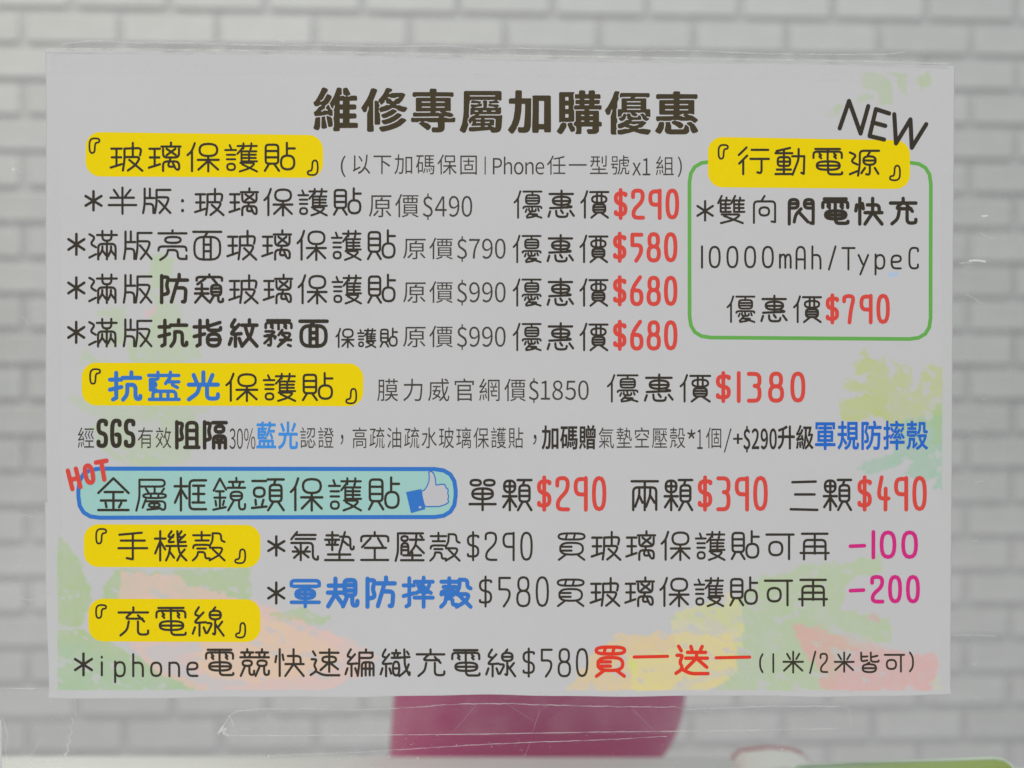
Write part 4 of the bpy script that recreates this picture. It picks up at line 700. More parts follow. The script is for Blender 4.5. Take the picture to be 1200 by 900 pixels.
rs = np.random.RandomState(11)
def noise2(x, y, s, seed):
    r = np.random.RandomState(seed); T = r.rand(64, 64)
    x = x/s; y = y/s; xi = np.floor(x).astype(int); yi = np.floor(y).astype(int); fx = x-xi; fy = y-yi
    fx = fx*fx*(3-2*fx); fy = fy*fy*(3-2*fy)
    g = lambda a, b: T[(yi+b) % 64, (xi+a) % 64]
    return g(0, 0)*(1-fx)*(1-fy)+g(1, 0)*fx*(1-fy)+g(0, 1)*(1-fx)*fy+g(1, 1)*fx*fy
def fbm(x, y, s, seed): return sum(noise2(x, y, s/2**k, seed+k)/2**k for k in range(4))/1.875-.5
WX = GX+14*fbm(GX, GY, 16, 1)+8*fbm(GX, GY, 6, 21); WY = GY+14*fbm(GX, GY, 16, 5)+8*fbm(GX, GY, 6, 25)
def sdist(poly, X, Y):
    ins = np.zeros(X.shape, bool); dm = np.full(X.shape, 1e9)
    for (x0, y0), (x1, y1) in zip(poly, poly[1:]+poly[:1]):
        if y0 != y1: ins ^= ((Y > y0) != (Y > y1)) & (X < x0+(Y-y0)*(x1-x0)/(y1-y0))
        dx, dy = x1-x0, y1-y0; t = np.clip(((X-x0)*dx+(Y-y0)*dy)/(dx*dx+dy*dy), 0, 1)
        dm = np.minimum(dm, np.hypot(X-x0-t*dx, Y-y0-t*dy))
    return np.where(ins, dm, -dm)
FLECK = fbm(GX*.55+GY*.25, GY-GX*.45, 9, 150)
PAPER = np.array([0.634, 0.632, 0.632]); IMG = np.ones(GX.shape+(3,))*PAPER
def wash(poly, c, a=1.0, soft=3.6, warp=1.0):
    """a watercolour patch printed on the sheet; c is its colour as it looks on the (grey-lit) paper"""
    X = GX+(WX-GX)*warp; Y = GY+(WY-GY)*warp
    s = sdist(poly, X, Y); m = np.clip(s/soft+.5, 0, 1)*a
    m *= .90*(0.82+0.5*fbm(GX, GY, 30, 40)+.45*fbm(GX, GY, 7, 60))
    m *= 1-.75*np.clip((FLECK-.16)/.05, 0, 1)
    m *= 1+0.12*np.exp(-np.clip(s, 0, 99)/3)
    m = np.clip(m, 0, 1)*((GX > 68.5) & (GX < 1103.5) & (GY < 808))
    C = np.array(srgb(*c))/np.array(srgb(186, 186, 184))*PAPER
    IMG[:] = IMG*(1-m[..., None])+C*m[..., None]
GR, GP, YG_, TG = (164, 186, 134), (173, 190, 152), (178, 188, 118), (150, 184, 158)
PK, OR, YE, RP = (211, 182, 169), (212, 180, 140), (210, 203, 136), (208, 164, 155)
wash([(183, 300), (206, 304), (200, 345), (214, 372), (232, 395), (238, 422), (205, 426), (158, 426), (148, 408), (172, 392), (182, 372), (176, 340)], GP, .85)
wash([(114, 368), (128, 359), (146, 360), (150, 392), (146, 408), (124, 404), (112, 386)], GP, .8)
wash([(90, 426), (98, 410), (112, 414), (126, 426), (112, 430)], GP, .7)
wash([(174, 361), (184, 360), (184, 371), (176, 373)], (206, 176, 178), .7)
wash([(80, 466), (96, 460), (110, 472), (250, 476), (228, 486), (240, 500), (238, 520), (212, 545), (172, 552), (140, 540), (112, 520), (106, 500), (124, 488), (98, 480)], GP, .8)
wash([(150, 497), (182, 492), (190, 506), (178, 516), (158, 512)], (186, 186, 184), .9)
wash([(1012, 408), (1028, 424), (1034, 418), (1041, 438), (1048, 436), (1046, 424), (1071, 427), (1066, 446), (1062, 456), (1072, 456), (1080, 440), (1092, 428), (1110, 436), (1110, 500), (1090, 505), (1060, 502), (1028, 487), (1002, 496), (984, 492), (980, 466), (1000, 465), (1020, 461), (990, 456), (990, 446), (1014, 444), (1024, 436), (1000, 438)], YG_, .95)
wash([(1104, 460), (1092, 466), (1086, 474), (1096, 480), (1104, 476)], (186, 186, 184), .9)
wash([(1062, 490), (1110, 488), (1110, 574), (1092, 574), (1096, 556), (1080, 562), (1052, 556), (1072, 538), (1058, 536), (1044, 550), (1016, 556), (1002, 546), (1016, 536), (1044, 530), (1050, 506)], TG, .95)
wash([(1088, 480), (1110, 470), (1110, 520), (1090, 520)], (158, 186, 134), .7)
# upper right sprig
for p in ([(1008, 90), (1022, 86), (1036, 92), (1044, 104), (1040, 120), (1026, 126), (1028, 108), (1010, 104)], [(1038, 88), (1062, 87), (1062, 116), (1054, 112), (1050, 94)],
          [(1074, 90), (1088, 86), (1086, 98), (1078, 106)], [(1000, 120), (1012, 110), (1022, 112), (1010, 122)], [(970, 138), (978, 124), (990, 122), (984, 134)]):
    wash(p, (168, 186, 142), .75, 3)
# lower left
wash([(60, 622), (76, 634), (94, 658), (107, 688), (106, 712), (98, 730), (92, 738), (132, 752), (150, 765), (205, 792), (262, 815), (60, 815)], GR, .95)
wash([(60, 745), (140, 770), (200, 800), (250, 820), (60, 820)], (158, 186, 158), .6, 14)
wash([(60, 731), (82, 732), (94, 736), (80, 738), (60, 739)], (186, 186, 184), .95, 1, .5)
wash([(106, 716), (124, 690), (134, 668), (296, 664), (292, 704), (240, 704), (200, 712), (110, 720)], GR, .9)
wash([(188, 668), (206, 664), (204, 674), (192, 678)], (186, 186, 184), .8)
wash([(140, 704), (146, 672), (168, 668), (208, 672), (228, 686), (262, 696), (262, 708), (140, 712)], PK, .95)
wash([(150, 700), (262, 700), (300, 704), (322, 712), (360, 732), (408, 748), (440, 768), (424, 790), (378, 808), (330, 815), (262, 814), (215, 804), (184, 786), (152, 758)], PK, .95)
wash([(262, 722), (330, 726), (392, 760), (400, 780), (330, 796), (262, 796), (228, 780), (232, 756)], (214, 188, 156), .8, 6)
wash([(176, 752), (196, 758), (232, 752), (236, 764), (206, 768), (226, 790), (286, 798), (276, 806), (226, 800), (196, 786), (172, 764)], (186, 186, 184), .9)
wash([(316, 718), (354, 714), (392, 722), (372, 734), (330, 726)], GR, .7, 3)
# lower right
wash([(778, 722), (862, 700), (872, 688), (890, 676), (936, 664), (1034, 650), (1032, 668), (994, 680), (984, 716), (1042, 724), (1046, 752), (1000, 758), (970, 815), (862, 815), (838, 815), (852, 774), (866, 738)], (172, 190, 148), .95)
wash([(662, 815), (690, 772), (722, 742), (780, 742), (852, 740), (868, 770), (846, 800), (790, 815)], (214, 190, 136), .95)
wash([(786, 742), (790, 716), (832, 706), (852, 696), (866, 712), (870, 760), (860, 790), (820, 812), (740, 815), (742, 770), (800, 760)], YE, .72)
wash([(820, 722), (846, 730), (848, 740), (800, 744), (800, 738), (830, 736)], (190, 188, 176), .9)
wash([(740, 770), (748, 780), (744, 796), (736, 782)], (200, 206, 110), .8)
wash([(850, 782), (824, 788), (792, 806), (786, 812), (796, 814), (830, 796), (858, 788)], (192, 190, 178), .8)
wash([(926, 728), (940, 728), (984, 742), (1044, 762), (1096, 764), (1101, 782), (1086, 815), (968, 815), (950, 774), (936, 750)], RP, .95)
wash([(980, 748), (1010, 746), (1044, 758), (1040, 764), (1000, 756)], (192, 186, 178), .7)
wash([(1052, 815), (1064, 798), (1076, 815)], (186, 186, 184), .9)
wash([(926, 815), (936, 796), (950, 815)], (186, 186, 184), .9); wash([(908, 795), (916, 786), (924, 798)], (186, 186, 184), .9)
wash([(1014, 726), (1026, 720), (1034, 730)], (206, 160, 172), .8)
wash([(1088, 800), (1104, 790), (1104, 815), (1090, 812)], (190, 192, 160), .6)
wash([(1041, 319), (1052, 318), (1053, 323), (1042, 324)], (156, 184, 214), .9, 2, .3)
# wrinkle-faint mottling of cheap paper
IMG *= (1+0.030*fbm(GX, GY, 120, 80)+0.018*fbm(GX, GY, 9, 90)+.012*(rs.rand(*GX.shape)-.5))[..., None]

me = bpy.data.meshes.new('paper'); nv = (NX+1)*(NY+1)
idx = np.arange(nv).reshape(NY+1, NX+1)
F = np.stack([idx[:-1, :-1], idx[1:, :-1], idx[1:, 1:], idx[:-1, 1:]], -1).reshape(-1, 4)
me.vertices.add(nv); me.vertices.foreach_set('co', P.reshape(-1).astype(np.float32))
me.loops.add(F.size); me.loops.foreach_set('vertex_index', F.reshape(-1).astype(np.int32))
me.polygons.add(len(F)); me.polygons.foreach_set('loop_start', np.arange(0, F.size, 4, dtype=np.int32))
me.update(calc_edges=True); me.polygons.foreach_set('use_smooth', [True]*len(F))
ca = me.color_attributes.new('print', 'FLOAT_COLOR', 'POINT')
ca.data.foreach_set('color', np.concatenate([IMG.reshape(-1, 3), np.ones((nv, 1))], 1).reshape(-1).astype(np.float32))
M_paper = mat('paper', tuple(PAPER), 0.62, bump=0.05, nscale=700, spec=0.3)
nt = M_paper.node_tree; vc = nt.nodes.new('ShaderNodeVertexColor'); vc.layer_name = 'print'
nt.links.new(vc.outputs['Color'], nt.nodes['Principled BSDF'].inputs['Base Color'])
paper = link('paper', me, M_paper, notice)
sol = paper.modifiers.new('thickness', 'SOLIDIFY'); sol.thickness = 0.00012; sol.offset = -1

# ---- inks: colour as it looks on the sheet -> reflectance
def ink(name, c, rough=.5): 
    k = np.array(srgb(*c))/np.array(srgb(186, 186, 184))*PAPER
    return mat(name, tuple(np.clip(k, 0, .95)), rough, noise=.035, nscale=2500, spec=.1)
K = ink('black_ink', (56, 52, 43)); KT = ink('heading_ink', (66, 59, 42)); KG = ink('grey_ink', (70, 66, 58)); RD = ink('red_ink', (204, 72, 62)); YL_ = ink('yellow_ink', (224, 198, 8))
BL_ = ink('blue_ink', (54, 112, 184)); BT = ink('bright_blue_ink', (40, 100, 184)); SKY = ink('sky_blue_ink', (62, 136, 206)); TE = ink('teal_ink', (150, 192, 182)); GN = ink('green_ink', (98, 164, 76)); MG = ink('magenta_ink', (198, 44, 122))
RR = ink('bright_red_ink', (214, 58, 40)); WH = mat('icon_white', (0.60, 0.60, .62), .5)

def bar(x0, x1, t, b, r=17):
    i = Ink(); i.patch(t, b, x0, x1, r); return i.build('heading_patch', YL_, notice)
bar(101, 379, (155, 159), (207, 209)); bar(96.5, 426, (425, 426), (475, 476)); bar(99, 305.5, (614, 615), (664, 665))
bar(104.5, 305.5, (701, 702), (751, 752)); bar(829, 1065.5, (161, 165), (220, 222))
def letters(name, m, runs, label=None):
    """runs: (kind, text, x0, x1, y0, y1, extra)"""
    for kind, text, x0, x1, y0, y1, *ex in runs:
        i = Ink(); ex = ex[0] if ex else {}
        if kind == 'pen': pen(i, text, x0, x1, y0, y1, **ex)
        else: gothic(i, {'thin': THIN, 'bold': BOLD, 'heavy': HEAVY}[kind], text, x0, x1, y0, y1, **ex)
        i.build(name, m, notice, label)
W2 = {'w': 2.5}; Wb = {'w': 4.3}; Wr = {'w': 4.3, 'gap': .055}; Wl = {'w': 2.1}
letters('title_lettering', KT, [('heavy', '維修專屬加購優惠', 367, 819, 105, 156.5, {'dy': 5, 'gap': .07})])
# headings in corner brackets
def heading(text, x0, x1, y0, y1, br, dy=0):
    for c, a, b, cc, d in br: letters('bracket', K, [('pen', c, a, b, cc, d, {'w': 2.0})])
    letters('heading_lettering', K, [('pen', text, x0, x1, y0, y1, {'w': 2.5, 'dy': dy, 'gap': .12})])
heading('玻璃保護貼', 129, 348, 166, 202, [('『', 103, 119, 161, 181), ('』', 359, 375, 187, 207)], 1)
heading('保護貼', 264, 392, 436, 471, [('『', 104, 120, 431, 451), ('』', 404, 420, 454, 474)])
heading('手機殼', 136, 265, 621, 658, [('『', 111, 127, 618, 638), ('』', 274, 290, 642, 661)])
heading('充電線', 137, 264, 710, 746, [('『', 111, 127, 707, 725), ('』', 275, 290, 728, 748)])
heading('行動電源', 863, 1031, 172, 206, [('『', 839, 854, 169, 188), ('』', 1040, 1056, 193, 213)], 2)
letters('blue_lettering', BL_, [('pen', '抗藍光', 127, 259, 434, 471, {'w': 4.6, 'gap': .12})])
# first block
letters('small_lettering', KG, [('thin', '(', 399, 406, 183, 208), ('thin', '以下加碼保固', 411, 561, 181, 206, {'dy': 1}), ('thin', 'I', 567.5, 569.5, 184, 205),
        ('thin', 'Phone', 577, 638, 184, 205), ('thin', '任一型號', 640, 738, 183, 207), ('thin', 'x1', 740, 762, 186, 206), ('thin', '組', 767, 790, 184, 208), ('thin', ')', 793, 799, 184, 208)])
letters('product_lettering', K, [('pen', '*', 99, 121, 223, 248, {'w': 2.9}), ('pen', '半版', 126, 202, 219, 252, W2), ('pen', ':', 212, 217, 228, 254, {'w': 3.4}), ('pen', '玻璃保護貼', 228, 425, 220, 254, {'w': 2.5, 'gap': .12})])
letters('product_lettering', K, [('pen', '*', 79, 101, 273, 300, {'w': 2.9}), ('pen', '滿版亮面玻璃保護貼', 103, 465, 269, 306, {'w': 2.5, 'gap': .12})])
letters('product_lettering', K, [('pen', '*', 79, 101, 324, 351, {'w': 2.9}), ('pen', '滿版', 103, 180, 320, 357, W2), ('pen', '玻璃保護貼', 268, 465, 321, 357, {'w': 2.5, 'gap': .12})])
letters('bold_lettering', K, [('pen', '防窺', 186, 264, 320, 357, {'w': 4.0, 'gap': .12})])
letters('product_lettering', K, [('pen', '*', 79, 101, 376, 403, {'w': 2.9}), ('pen', '滿版', 103, 180, 372, 408, W2)])
letters('bold_lettering', K, [('pen', '抗指紋霧面', 185, 386, 373, 408, {'w': 4.0, 'gap': .12})])
letters('small_lettering', K, [('pen', '保護貼', 393, 467, 384, 408, {'w': 1.9, 'gap': .12})])
for y0, old, new, xe in ((228, '$490', '$290', 494), (279, '$790', '$580', 535), (330, '$990', '$680', 535), (382, '$990', '$680', 535)):
    if old == '$490':
        letters('old_price_lettering', KG, [('thin', '原價', 431, 492, 228, 257), ('thin', old, 495, 554, 227, 258)])
        letters('offer_lettering', K, [('pen', '優惠價', 601, 714, 222, 257, {'w': 2.5, 'gap': .12})])
        letters('price_lettering', RD, [('pen', new, 718, 796, 221, 258, Wr)], 'red offer price in the half-cover row')
    else:
        letters('old_price_lettering', KG, [('thin', '原價', 471, 532, y0, y0+27), ('thin', old, 535, 593, y0-2, y0+28)])
        letters('offer_lettering', K, [('pen', '優惠價', 600, 713, y0-5, y0+30, {'w': 2.5, 'gap': .12})])
        letters('price_lettering', RD, [('pen', new, 717, 794, y0-7, y0+29, Wr)])
# anti blue light block
letters('small_lettering', KG, [('thin', '膜力威官網價', 441, 617, 444, 472, {'gap': .1}), ('thin', '$1850', 619, 690, 443, 472)])
letters('offer_lettering', K, [('pen', '優惠價', 710, 833, 437, 472, {'w': 2.5, 'gap': .12})])
letters('price_lettering', RD, [('pen', '$1380', 837, 944, 435, 472, {'w': 4.3, 'gap': .12})])
letters('detail_lettering', KG, [('thin', '經', 91, 112, 501, 527), ('thin', '有效', 161, 202, 501, 527), ('thin', '30%', 269, 300, 502, 526), ('thin', '認證', 351, 392, 501, 527), ('thin', '，', 399, 403, 509, 521),
        ('thin', '高疏油疏水玻璃保護貼', 412, 614, 501, 527), ('thin', '，', 624, 629, 509, 521), ('thin', '氣墊空壓殼', 700, 803, 501, 527), ('thin', '*', 804, 815, 503, 514), ('thin', '1', 816, 823, 503, 526), ('thin', '個', 826, 846, 501, 527), ('thin', '/', 847, 857, 502, 530)])
letters('bold_lettering', K, [('pen', 'SGS', 113, 160, 490, 525, {'w': 4.6, 'gap': .03})])
letters('bold_lettering', K, [('pen', '阻隔', 204, 268, 491, 527, {'w': 4.0, 'gap': .03})])
letters('bold_lettering', K, [('bold', '加碼贈', 634, 699, 499, 528, {'gap': .01}), ('bold', '+', 858, 870, 508, 520), ('bold', '$290', 870, 910, 499, 530), ('bold', '升級', 910, 953, 499, 528, {'gap': .01})])
letters('blue_lettering', SKY, [('bold', '藍光', 300, 350, 495, 528)])
letters('blue_lettering', BT, [('bold', '軍規防摔殼', 953, 1087, 494, 529, {'gap': .02})])
# lens protector capsule
i = Ink(); i.patch((549, 549.5), (606, 605.5), 92, 534, 24, lift=18); i.build('capsule_fill', TE, notice)
i = Ink(); cx = [(92, 578), (92, 549), (534, 549.5), (534, 605.5), (94, 606)]
i.ribbon(round_path([(92.5, 549), (534, 549.5), (534, 605.5), (92.5, 606.5)], 2, 31), 4.8, 1, lift=34); i.build('capsule_outline', BL_, notice)
letters('heading_lettering', K, [('pen', '金屬框鏡頭保護貼', 113, 470, 559, 600, {'w': 2.7, 'gap': .12, 'dy': -1})])
i = Ink()
def rotated(ink, ch, cx, cy, w, h, deg, sw):
    c, s = math.cos(math.radians(deg)), math.sin(math.radians(deg))
    for cl, P in strokes(ch):
        Q = [(cx+((x-.5)*w)*c-((y-.5)*h)*s, cy+((x-.5)*w)*s+((y-.5)*h)*c) for x, y in P]
        ink.ribbon(round_path(Q, cl, 5 if ch == 'O' else .3), sw, 1 if cl else 0, lift=100)
rotated(i, 'H', 87.5, 561, 12, 22, -14, 5.2); rotated(i, 'O', 105, 555.5, 10, 21, -12, 5.2); rotated(i, 'T', 121, 551, 13, 22, -10, 5.2)
i.build('hot_lettering', RD, notice, 'small tilted red lettering over the corner of the blue capsule')
def tz(x, y): return (460+x/11.25, 540+y/11.25)      # thumb icon, measured on an enlargement
hand_pts = [tz(*p) for p in [(385, 395), (420, 385), (455, 335), (480, 270), (486, 210), (478, 150), (510, 132), (540, 160), (562, 220), (574, 320), (640, 305), (690, 310), (705, 350), (735, 375), (728, 430), (742, 465), (728, 505), (742, 540), (700, 570), (620, 598), (430, 600), (415, 560), (390, 460)]]
i = Ink(); i.shape([hand_pts], 60); thumb = i.build('thumb_icon', WH, notice, 'white thumbs-up hand with a blue cuff')
i = Ink(); i.ribbon(round_path(hand_pts, 2, 1.2), 1.3, 1, lift=90); o = i.build('icon_outline', BL_, notice); o.parent = thumb
i = Ink(); i.shape([[tz(180, 410), tz(378, 370), tz(432, 632), tz(245, 685)]], 110); o = i.build('cuff', BL_, notice); o.parent = thumb
i = Ink(); i.ribbon([np.array(tz(360, 608)), np.array(tz(368, 608))], 2.4, lift=130); o = i.build('cuff_button', WH, notice); o.parent = thumb
for xa, xb, t, p0, p1, pr, e in ((547, 624, '單顆', 628, 711, '$290', 0), (737, 812, '兩顆', 816, 900, '$390', 0), (924, 998, '三顆', 1003, 1086, '$490', 0)):
    letters('offer_lettering', K, [('pen', t, xa, xb, 559, 599, {'w': 2.7})]); letters('price_lettering', RD, [('pen', pr, p0, p1, 557, 599, Wr)])
# phone case block
letters('product_lettering', K, [('pen', '*', 313, 335, 627, 652, {'w': 2.8}), ('pen', '氣墊空壓殼', 338, 540, 622, 658, {'w': 2.5, 'gap': .12}), ('pen', '$290', 546, 625, 622, 657, {'w': 2.4, 'gap': .1}), ('pen', '買玻璃保護貼可再', 651, 972, 621, 657, {'w': 2.5, 'gap': .12})])
letters('discount_lettering', MG, [('pen', '-', 993, 1015, 621, 657, {'w': 4.0}), ('pen', '100', 1020, 1076, 621, 655, {'w': 4.2, 'gap': .06})])
letters('product_lettering', K, [('pen', '*', 313, 335, 681, 708, {'w': 2.8}), ('pen', '$580', 560, 644, 674, 711, {'w': 2.4, 'gap': .1}), ('pen', '買玻璃保護貼可再', 650, 970, 675, 711, {'w': 2.5, 'gap': .12})])
letters('blue_lettering', BL_, [('pen', '軍規防摔殼', 338, 554, 674, 713, {'w': 4.7, 'gap': .12})])
letters('discount_lettering', MG, [('pen', '-', 993, 1014, 673, 709, {'w': 4.0}), ('pen', '200', 1018, 1078, 673, 707, {'w': 4.2, 'gap': .06})])
# cable block
letters('product_lettering', K, [('pen', '*', 87, 110, 764, 792, {'w': 2.8}), ('pen', 'i', 117, 123, 765, 792, {'w': 2.4}), ('pen', 'phone', 133, 234, 765, 793, {'w': 2.4, 'gap': .12}), ('pen', '電競快速編織充電線', 239, 605, 759, 793, {'w': 2.5, 'gap': .12}), ('pen', '$580', 611, 690, 758, 793, {'w': 2.4, 'gap': .1})])
letters('gift_lettering', RR, [('pen', '買', 694, 735, 753, 794, {'w': 4.0}), ('pen', '一', 740, 784, 748, 790, {'w': 3.4}), ('pen', '送', 789, 831, 752, 792, {'w': 3.8}), ('pen', '一', 836, 880, 749, 791, {'w': 3.4})])
letters('small_lettering', K, [('pen', '(', 888, 895, 765, 788, {'w': 2.0}), ('pen', '1', 904, 907, 765, 788, {'w': 2.0}), ('pen', '米', 915, 942, 762, 789, {'w': 2.1}), ('pen', '/', 946, 957, 762, 789, {'w': 2.0}), ('pen', '2', 959, 970, 764, 788, {'w': 2.0}),
        ('pen', '米皆可', 975, 1060, 763, 788, {'w': 2.1, 'gap': .12}), ('pen', ')', 1063, 1071, 763, 787, {'w': 2.0})])
# power bank box
i = Ink(); i.ribbon(round_path([(807.3, 190), (1090, 191), (1090, 397.5), (807.5, 395.5)], 2, 31), 4.4, 1, lift=8); i.build('green_frame', GN, notice)
letters('product_lettering', K, [('pen', '*', 815, 836, 235, 260, {'w': 2.5}), ('pen', '雙向', 839, 912, 229, 263, {'w': 2.3, 'gap': .12})])
letters('bold_lettering', K, [('pen', '閃電快充', 920, 1075, 231, 265, {'w': 3.8, 'gap': .12})])
letters('spec_lettering', K, [('pen', '10000', 820, 907, 288, 315, {'w': 2.3, 'gap': .12}), ('pen', 'm', 911, 928, 288, 315, {'w': 2.2}), ('pen', 'A', 931, 944, 288, 316, {'w': 2.2}), ('pen', 'h', 949, 963, 288, 316, {'w': 2.2}), ('pen', '/', 968, 981, 288, 317, {'w': 2.2}),
        ('pen', 'T', 985, 1002, 289, 317, {'w': 2.2}), ('pen', 'y', 1003, 1019, 289, 316, {'w': 2.2}), ('pen', 'p', 1023, 1038, 289, 316, {'w': 2.2}), ('pen', 'e', 1042, 1057, 289, 316, {'w': 2.2}), ('pen', 'C', 1063, 1077, 289, 316, {'w': 2.2})])
letters('offer_lettering', K, [('pen', '優惠價', 850, 963, 345, 379, {'w': 2.5, 'gap': .12})])
letters('price_lettering', RD, [('pen', '$790', 966, 1043, 344, 380, {'w': 4.2, 'gap': .055})])
i = Ink()
for s in ([(983, 151), (994, 119), (1007.5, 157), (1016.5, 125)], [(1041, 133.5), (1025.5, 128.5), (1018, 160), (1035, 164)], [(1021.5, 144), (1036.5, 148)], [(1047, 134.5), (1049, 168.5), (1066, 140.5), (1067.5, 173.5), (1084.5, 146)]):
    i.ribbon([np.array(p, float) for p in s], 4.9, lift=100)
i.build('new_lettering', K, notice, 'tilted black lettering above the green frame')

# ---------------------------------------------------------------- sticky tape
M_tape = film('clear_tape', 0.0, 0.004, 0.2, nscale=70, amount=0.05)
M_crease = film('tape_crease', 0.10, 0.05, 0.3, (0.95, 0.96, 0.95), nscale=160, amount=0.6)
M_scratch = film('scratch', 0.16, 0.02, 0.3)
M_painted_glint = film('painted_glint', 0.92, 0.05, 0.2, (0.97, 0.95, 0.93))  # glare on the tape painted as near-opaque white pieces
M_cover = film('tape_film', 0.02, 0.01, 0.3)
def crinkle(P, a, seed):
    r = random.Random(seed); out = []
    for (x0, y0), (x1, y1) in zip(P, P[1:]):
        n = max(1, int(math.hypot(x1-x0, y1-y0)/5))
        for k in range(n): out.append((x0+(x1-x0)*k/n+r.uniform(-a, a)*.5, y0+(y1-y0)*k/n+r.uniform(-a, a)))
    return out+[P[-1]]
def lay(V, F, lift):
    V = np.array(V, float); P = at_np(V[:, 0], V[:, 1]); P[:, 1] = -0.0016-lift; return P
def strip(ob_label, outline_pts, creases_glints, lift=0.0, group='clear tapes holding the notice', name='sticky_tape'):
    root = bpy.data.objects.new(name, None); col.objects.link(root); root['label'] = ob_label; root['category'] = 'tape'
    if group: root['group'] = group
    from mathutils.geometry import tessellate_polygon
    P = lay([(x, y) for x, y in outline_pts], None, lift)
    F = [tuple(t) for t in tessellate_polygon([[Vector((x, y, 0)) for x, y in outline_pts]])]
    o = link('tape_film', mesh('tape_film', P, F), M_tape, root)
    sm = o.modifiers.new('thickness', 'SOLIDIFY'); sm.thickness = 0.00005; sm.offset = 0
    for n, (pts, w, amp, mm) in enumerate(creases_glints):
        i = Ink(); i.ribbon([np.array(p, float) for p in crinkle(pts, amp, n*7+len(pts))], w, lift=0)
        V = np.array(i.v); Q = at_np(V[:, 0], V[:, 1]); Q[:, 1] = -0.0016-lift-0.00006-n*0.000004-V[:, 2]*1e-6
        link('crease_or_glint', mesh('crease_or_glint', Q, i.f), mm, root)
    return root
C_, G_, S_ = M_crease, M_painted_glint, M_scratch
strip('long clear tape along the top edge of the notice with a wavy white edge',
      [(80, 52), (120, 49), (160, 50), (260, 52), (420, 54), (600, 58), (800, 61), (1000, 65), (1060, 64), (1078, 60), (1080, 96), (900, 92), (60, 84), (62, 58)],
      [([(74, 53), (90, 51.5), (105, 49.5), (130, 49.5), (150, 51), (168, 52.5), (172, 51.5), (230, 52), (290, 54), (340, 55), (378, 54), (400, 55)], 1.5, .25, C_),
       ([(400, 55), (440, 56), (520, 55), (552, 57), (566, 60), (590, 58), (640, 58.5), (700, 61), (760, 61), (820, 61), (880, 64), (940, 65), (990, 65.5), (1040, 65), (1058, 62)], 1.3, .3, C_),
       ([(56, 59), (180, 59.5), (300, 61), (420, 63), (560, 66), (700, 68), (860, 71), (1000, 73), (1110, 76)], 1.8, .15, C_),
       ([(330, 48), (334, 50), (331, 51)], 1.6, .3, C_)])
strip('long clear tape below the notice, crossing the magenta tub, torn at its left end',
      [(258, 857), (266, 850), (274, 836), (284, 830), (300, 829), (320, 812), (1000, 806), (996, 850), (840, 858), (560, 860), (275, 860)],
      [([(275, 848), (270, 837), (280, 831.5), (310, 829), (360, 829), (420, 830), (455, 829), (500, 826), (540, 823), (600, 823), (660, 825), (700, 826), (760, 827), (790, 826.5), (800, 830), (815, 829), (850, 828), (900, 826), (990, 826)], 1.15, .5, C_),
       ([(266, 860), (340, 860.3), (450, 859.5), (560, 858.5), (700, 856), (850, 854.5), (980, 852)], 1.1, .15, C_),
       ([(314, 884), (360, 882), (430, 879), (540, 872), (620, 868), (700, 865.5), (780, 861)], 0.9, .3, C_),
       ([(257, 857), (262, 850), (259, 855), (266, 852), (263, 858), (269, 860)], 2.6, 1.0, C_),
       ([(270, 838), (264, 848), (261, 852)], 1.2, .6, C_),
       ([(272, 855), (295, 852)], .5, .5, C_),
       ([(318, 868), (336, 830)], .6, .2, S_), ([(530, 857), (560, 822)], .6, .2, S_), ([(624, 856), (632, 831)], .8, .1, S_),
       ([(614, 886), (622, 866)], .7, .1, S_), ([(595, 824), (625, 843)], .5, .1, S_), ([(740, 829), (766, 855)], .6, .1, S_), ([(604, 850), (606, 850.4)], 4.5, 0, M_tape),
       ([(992, 828), (996, 838), (995, 848)], .8, .7, C_), ([(780, 862), (790, 873)], .5, .1, S_)])
strip('clear tape over the lower left corner of the notice with a zigzag cut end',
      [(-60, 803), (90, 803), (91, 840)]+[(88-k*1.1+(1.8 if k % 2 else -1.2), 842+k*5.3) for k in range(9)]+[(81, 890), (4, 891), (-60, 891)],
      [([(-40, 805.5), (20, 805.2), (54, 805)], 1.2, .15, C_), ([(90, 817), (91, 838)], .9, .2, C_), ([(6, 891), (40, 891), (81, 890)], 1.3, .15, C_),
       ([(88+(1.6 if k % 2 else -1.4)-k*1.0, 840+k*5.3) for k in range(10)], 1.9, .5, C_),
       ([(0, 838), (6, 840), (8, 848), (12, 862), (9, 875), (10, 889)], .9, .5, C_), ([(48, 868), (36, 888)], .6, .3, C_), ([(60, 845), (70, 836)], .6, .4, C_)], lift=.0001)
def side_creases(seed, x0, x1, y0, y1, n):
    r = random.Random(seed); out = []
    for k in range(n):
        x = r.uniform(x0, x1-12); y = r.uniform(y0, y1); L = r.uniform(5, 16)
        out.append(([(x, y), (x+L*.5, y+r.uniform(-1.5, 2.5)), (x+L, y+r.uniform(-1, 4))], r.uniform(.4, .8), .6, M_tape if k % 3 else C_))
    return out
strip('clear tape down the right edge of the notice with two glints painted white',
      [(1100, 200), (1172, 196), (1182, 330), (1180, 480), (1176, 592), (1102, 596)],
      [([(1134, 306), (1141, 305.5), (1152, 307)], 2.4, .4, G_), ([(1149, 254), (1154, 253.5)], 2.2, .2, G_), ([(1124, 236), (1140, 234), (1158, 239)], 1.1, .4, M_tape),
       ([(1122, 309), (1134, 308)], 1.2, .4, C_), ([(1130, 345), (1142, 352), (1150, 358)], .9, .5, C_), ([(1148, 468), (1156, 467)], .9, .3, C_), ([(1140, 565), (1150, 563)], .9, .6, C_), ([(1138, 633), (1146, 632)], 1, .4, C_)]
      + side_creases(3, 1120, 1176, 215, 590, 16))
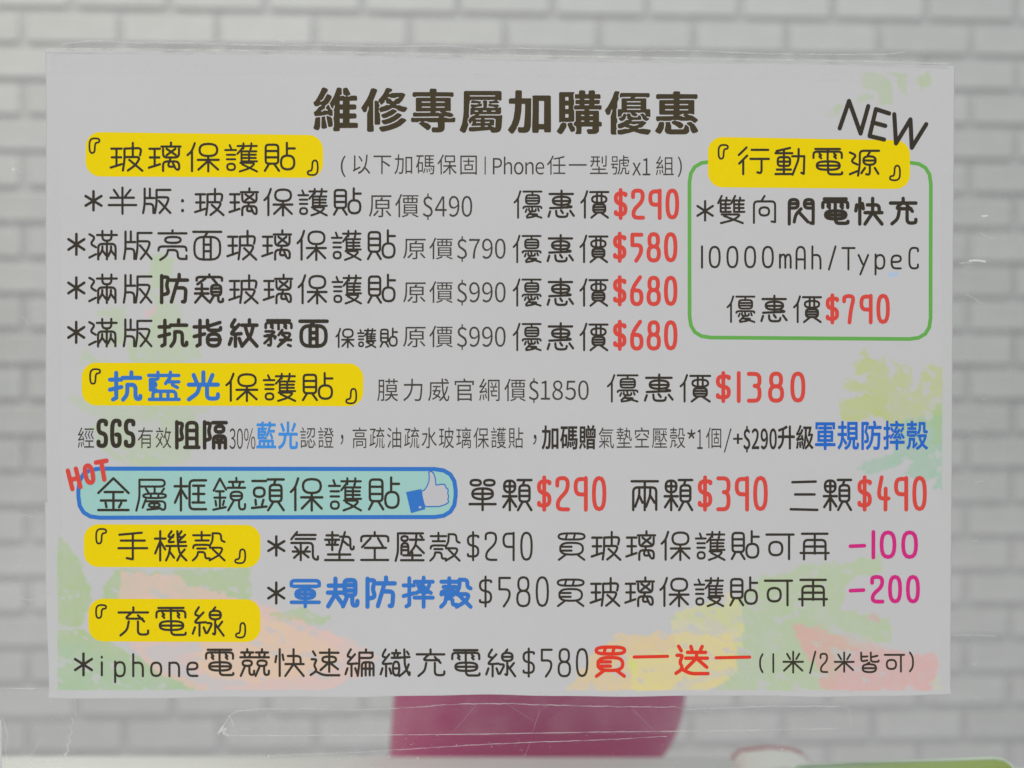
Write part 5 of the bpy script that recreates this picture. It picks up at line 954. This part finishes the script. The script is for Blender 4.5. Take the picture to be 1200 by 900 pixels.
strip('clear tape at the lower right corner of the notice above the green card',
      [(1100, 740), (1166, 742), (1168, 828), (1098, 826)],
      [([(1116, 743), (1135, 743), (1164, 744)], 1.0, .3, C_)]+side_creases(9, 1120, 1166, 750, 820, 4))
strip('clear tape down the left edge of the notice with a crackled bubble',
      [(8, 180), (72, 176), (74, 700), (24, 704), (12, 420)],
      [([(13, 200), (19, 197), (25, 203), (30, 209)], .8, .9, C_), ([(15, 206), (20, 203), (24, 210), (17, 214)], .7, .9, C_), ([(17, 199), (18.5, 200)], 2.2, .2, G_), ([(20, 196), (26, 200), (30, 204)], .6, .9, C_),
       ([(31, 672), (34, 690), (34, 702)], .6, .4, M_tape), ([(28, 700), (40, 702)], 1.0, .5, C_), ([(52, 190), (52, 420), (53, 690)], .8, .2, M_tape), ([(26, 368), (36, 380)], .8, .8, C_)]+side_creases(5, 10, 50, 350, 690, 8))
# another notice taped just outside, its corner in view
nb = bpy.data.objects.new('paper_notice', None); col.objects.link(nb)
nb['label'] = 'edge of another white paper sheet at the lower left corner of the picture'; nb['category'] = 'notice'
q = at_np(np.array([-420., 2.5, 3.5, -420.]), np.array([843., 843., 1050., 1050.])); q[:, 1] = -.0006
o = link('paper', mesh('paper', q, [(0, 3, 2, 1)]), mat('plain_paper', (.66, .66, .65), .6, bump=.1, nscale=700), nb)
sm = o.modifiers.new('thickness', 'SOLIDIFY'); sm.thickness = .00012; sm.offset = -1

# dust, grit and fine scratches on the panel near its foot
r = random.Random(5); V = []; F = []
def speck(x, y, s, k=6):
    b = len(V)
    for j in range(k):
        t = 2*math.pi*j/k+r.random()*.5; V.append((x+s*math.cos(t)*r.uniform(.6, 1.1), y+s*math.sin(t)*r.uniform(.6, 1.1)))
    F.append(tuple(range(b, b+k))[::-1])
for x, y, s in ((316, 884, 1.6), (398, 888, 1.2), (412, 886, .9), (457, 885, 1.2), (490, 886, 1.0), (404, 854, .9), (535, 871, .8), (576, 873, .8), (563, 883, .6), (30, 883, .9), (28, 884, .8), (18, 882, .8), (891, 859, .8), (915, 876, 1.0)): speck(x, y, s)
for k in range(150):
    x = r.choice((r.uniform(300, 860), r.uniform(5, 90), r.uniform(440, 800))); speck(x, min(898, r.gauss(880, 12)), r.uniform(.25, .6), 5)
for k in range(60): speck(r.uniform(300, 800), r.uniform(826, 870), r.uniform(.2, .45), 5)
V = np.array(V); P = at_np(V[:, 0], V[:, 1]); P[:, 1] = -.00185
link('dust', mesh('dust', P, F), mat('dust_white', (.7, .7, .68), .8), None, 'pale dust specks on the clear panel below the notice', 'dust', kind='stuff')
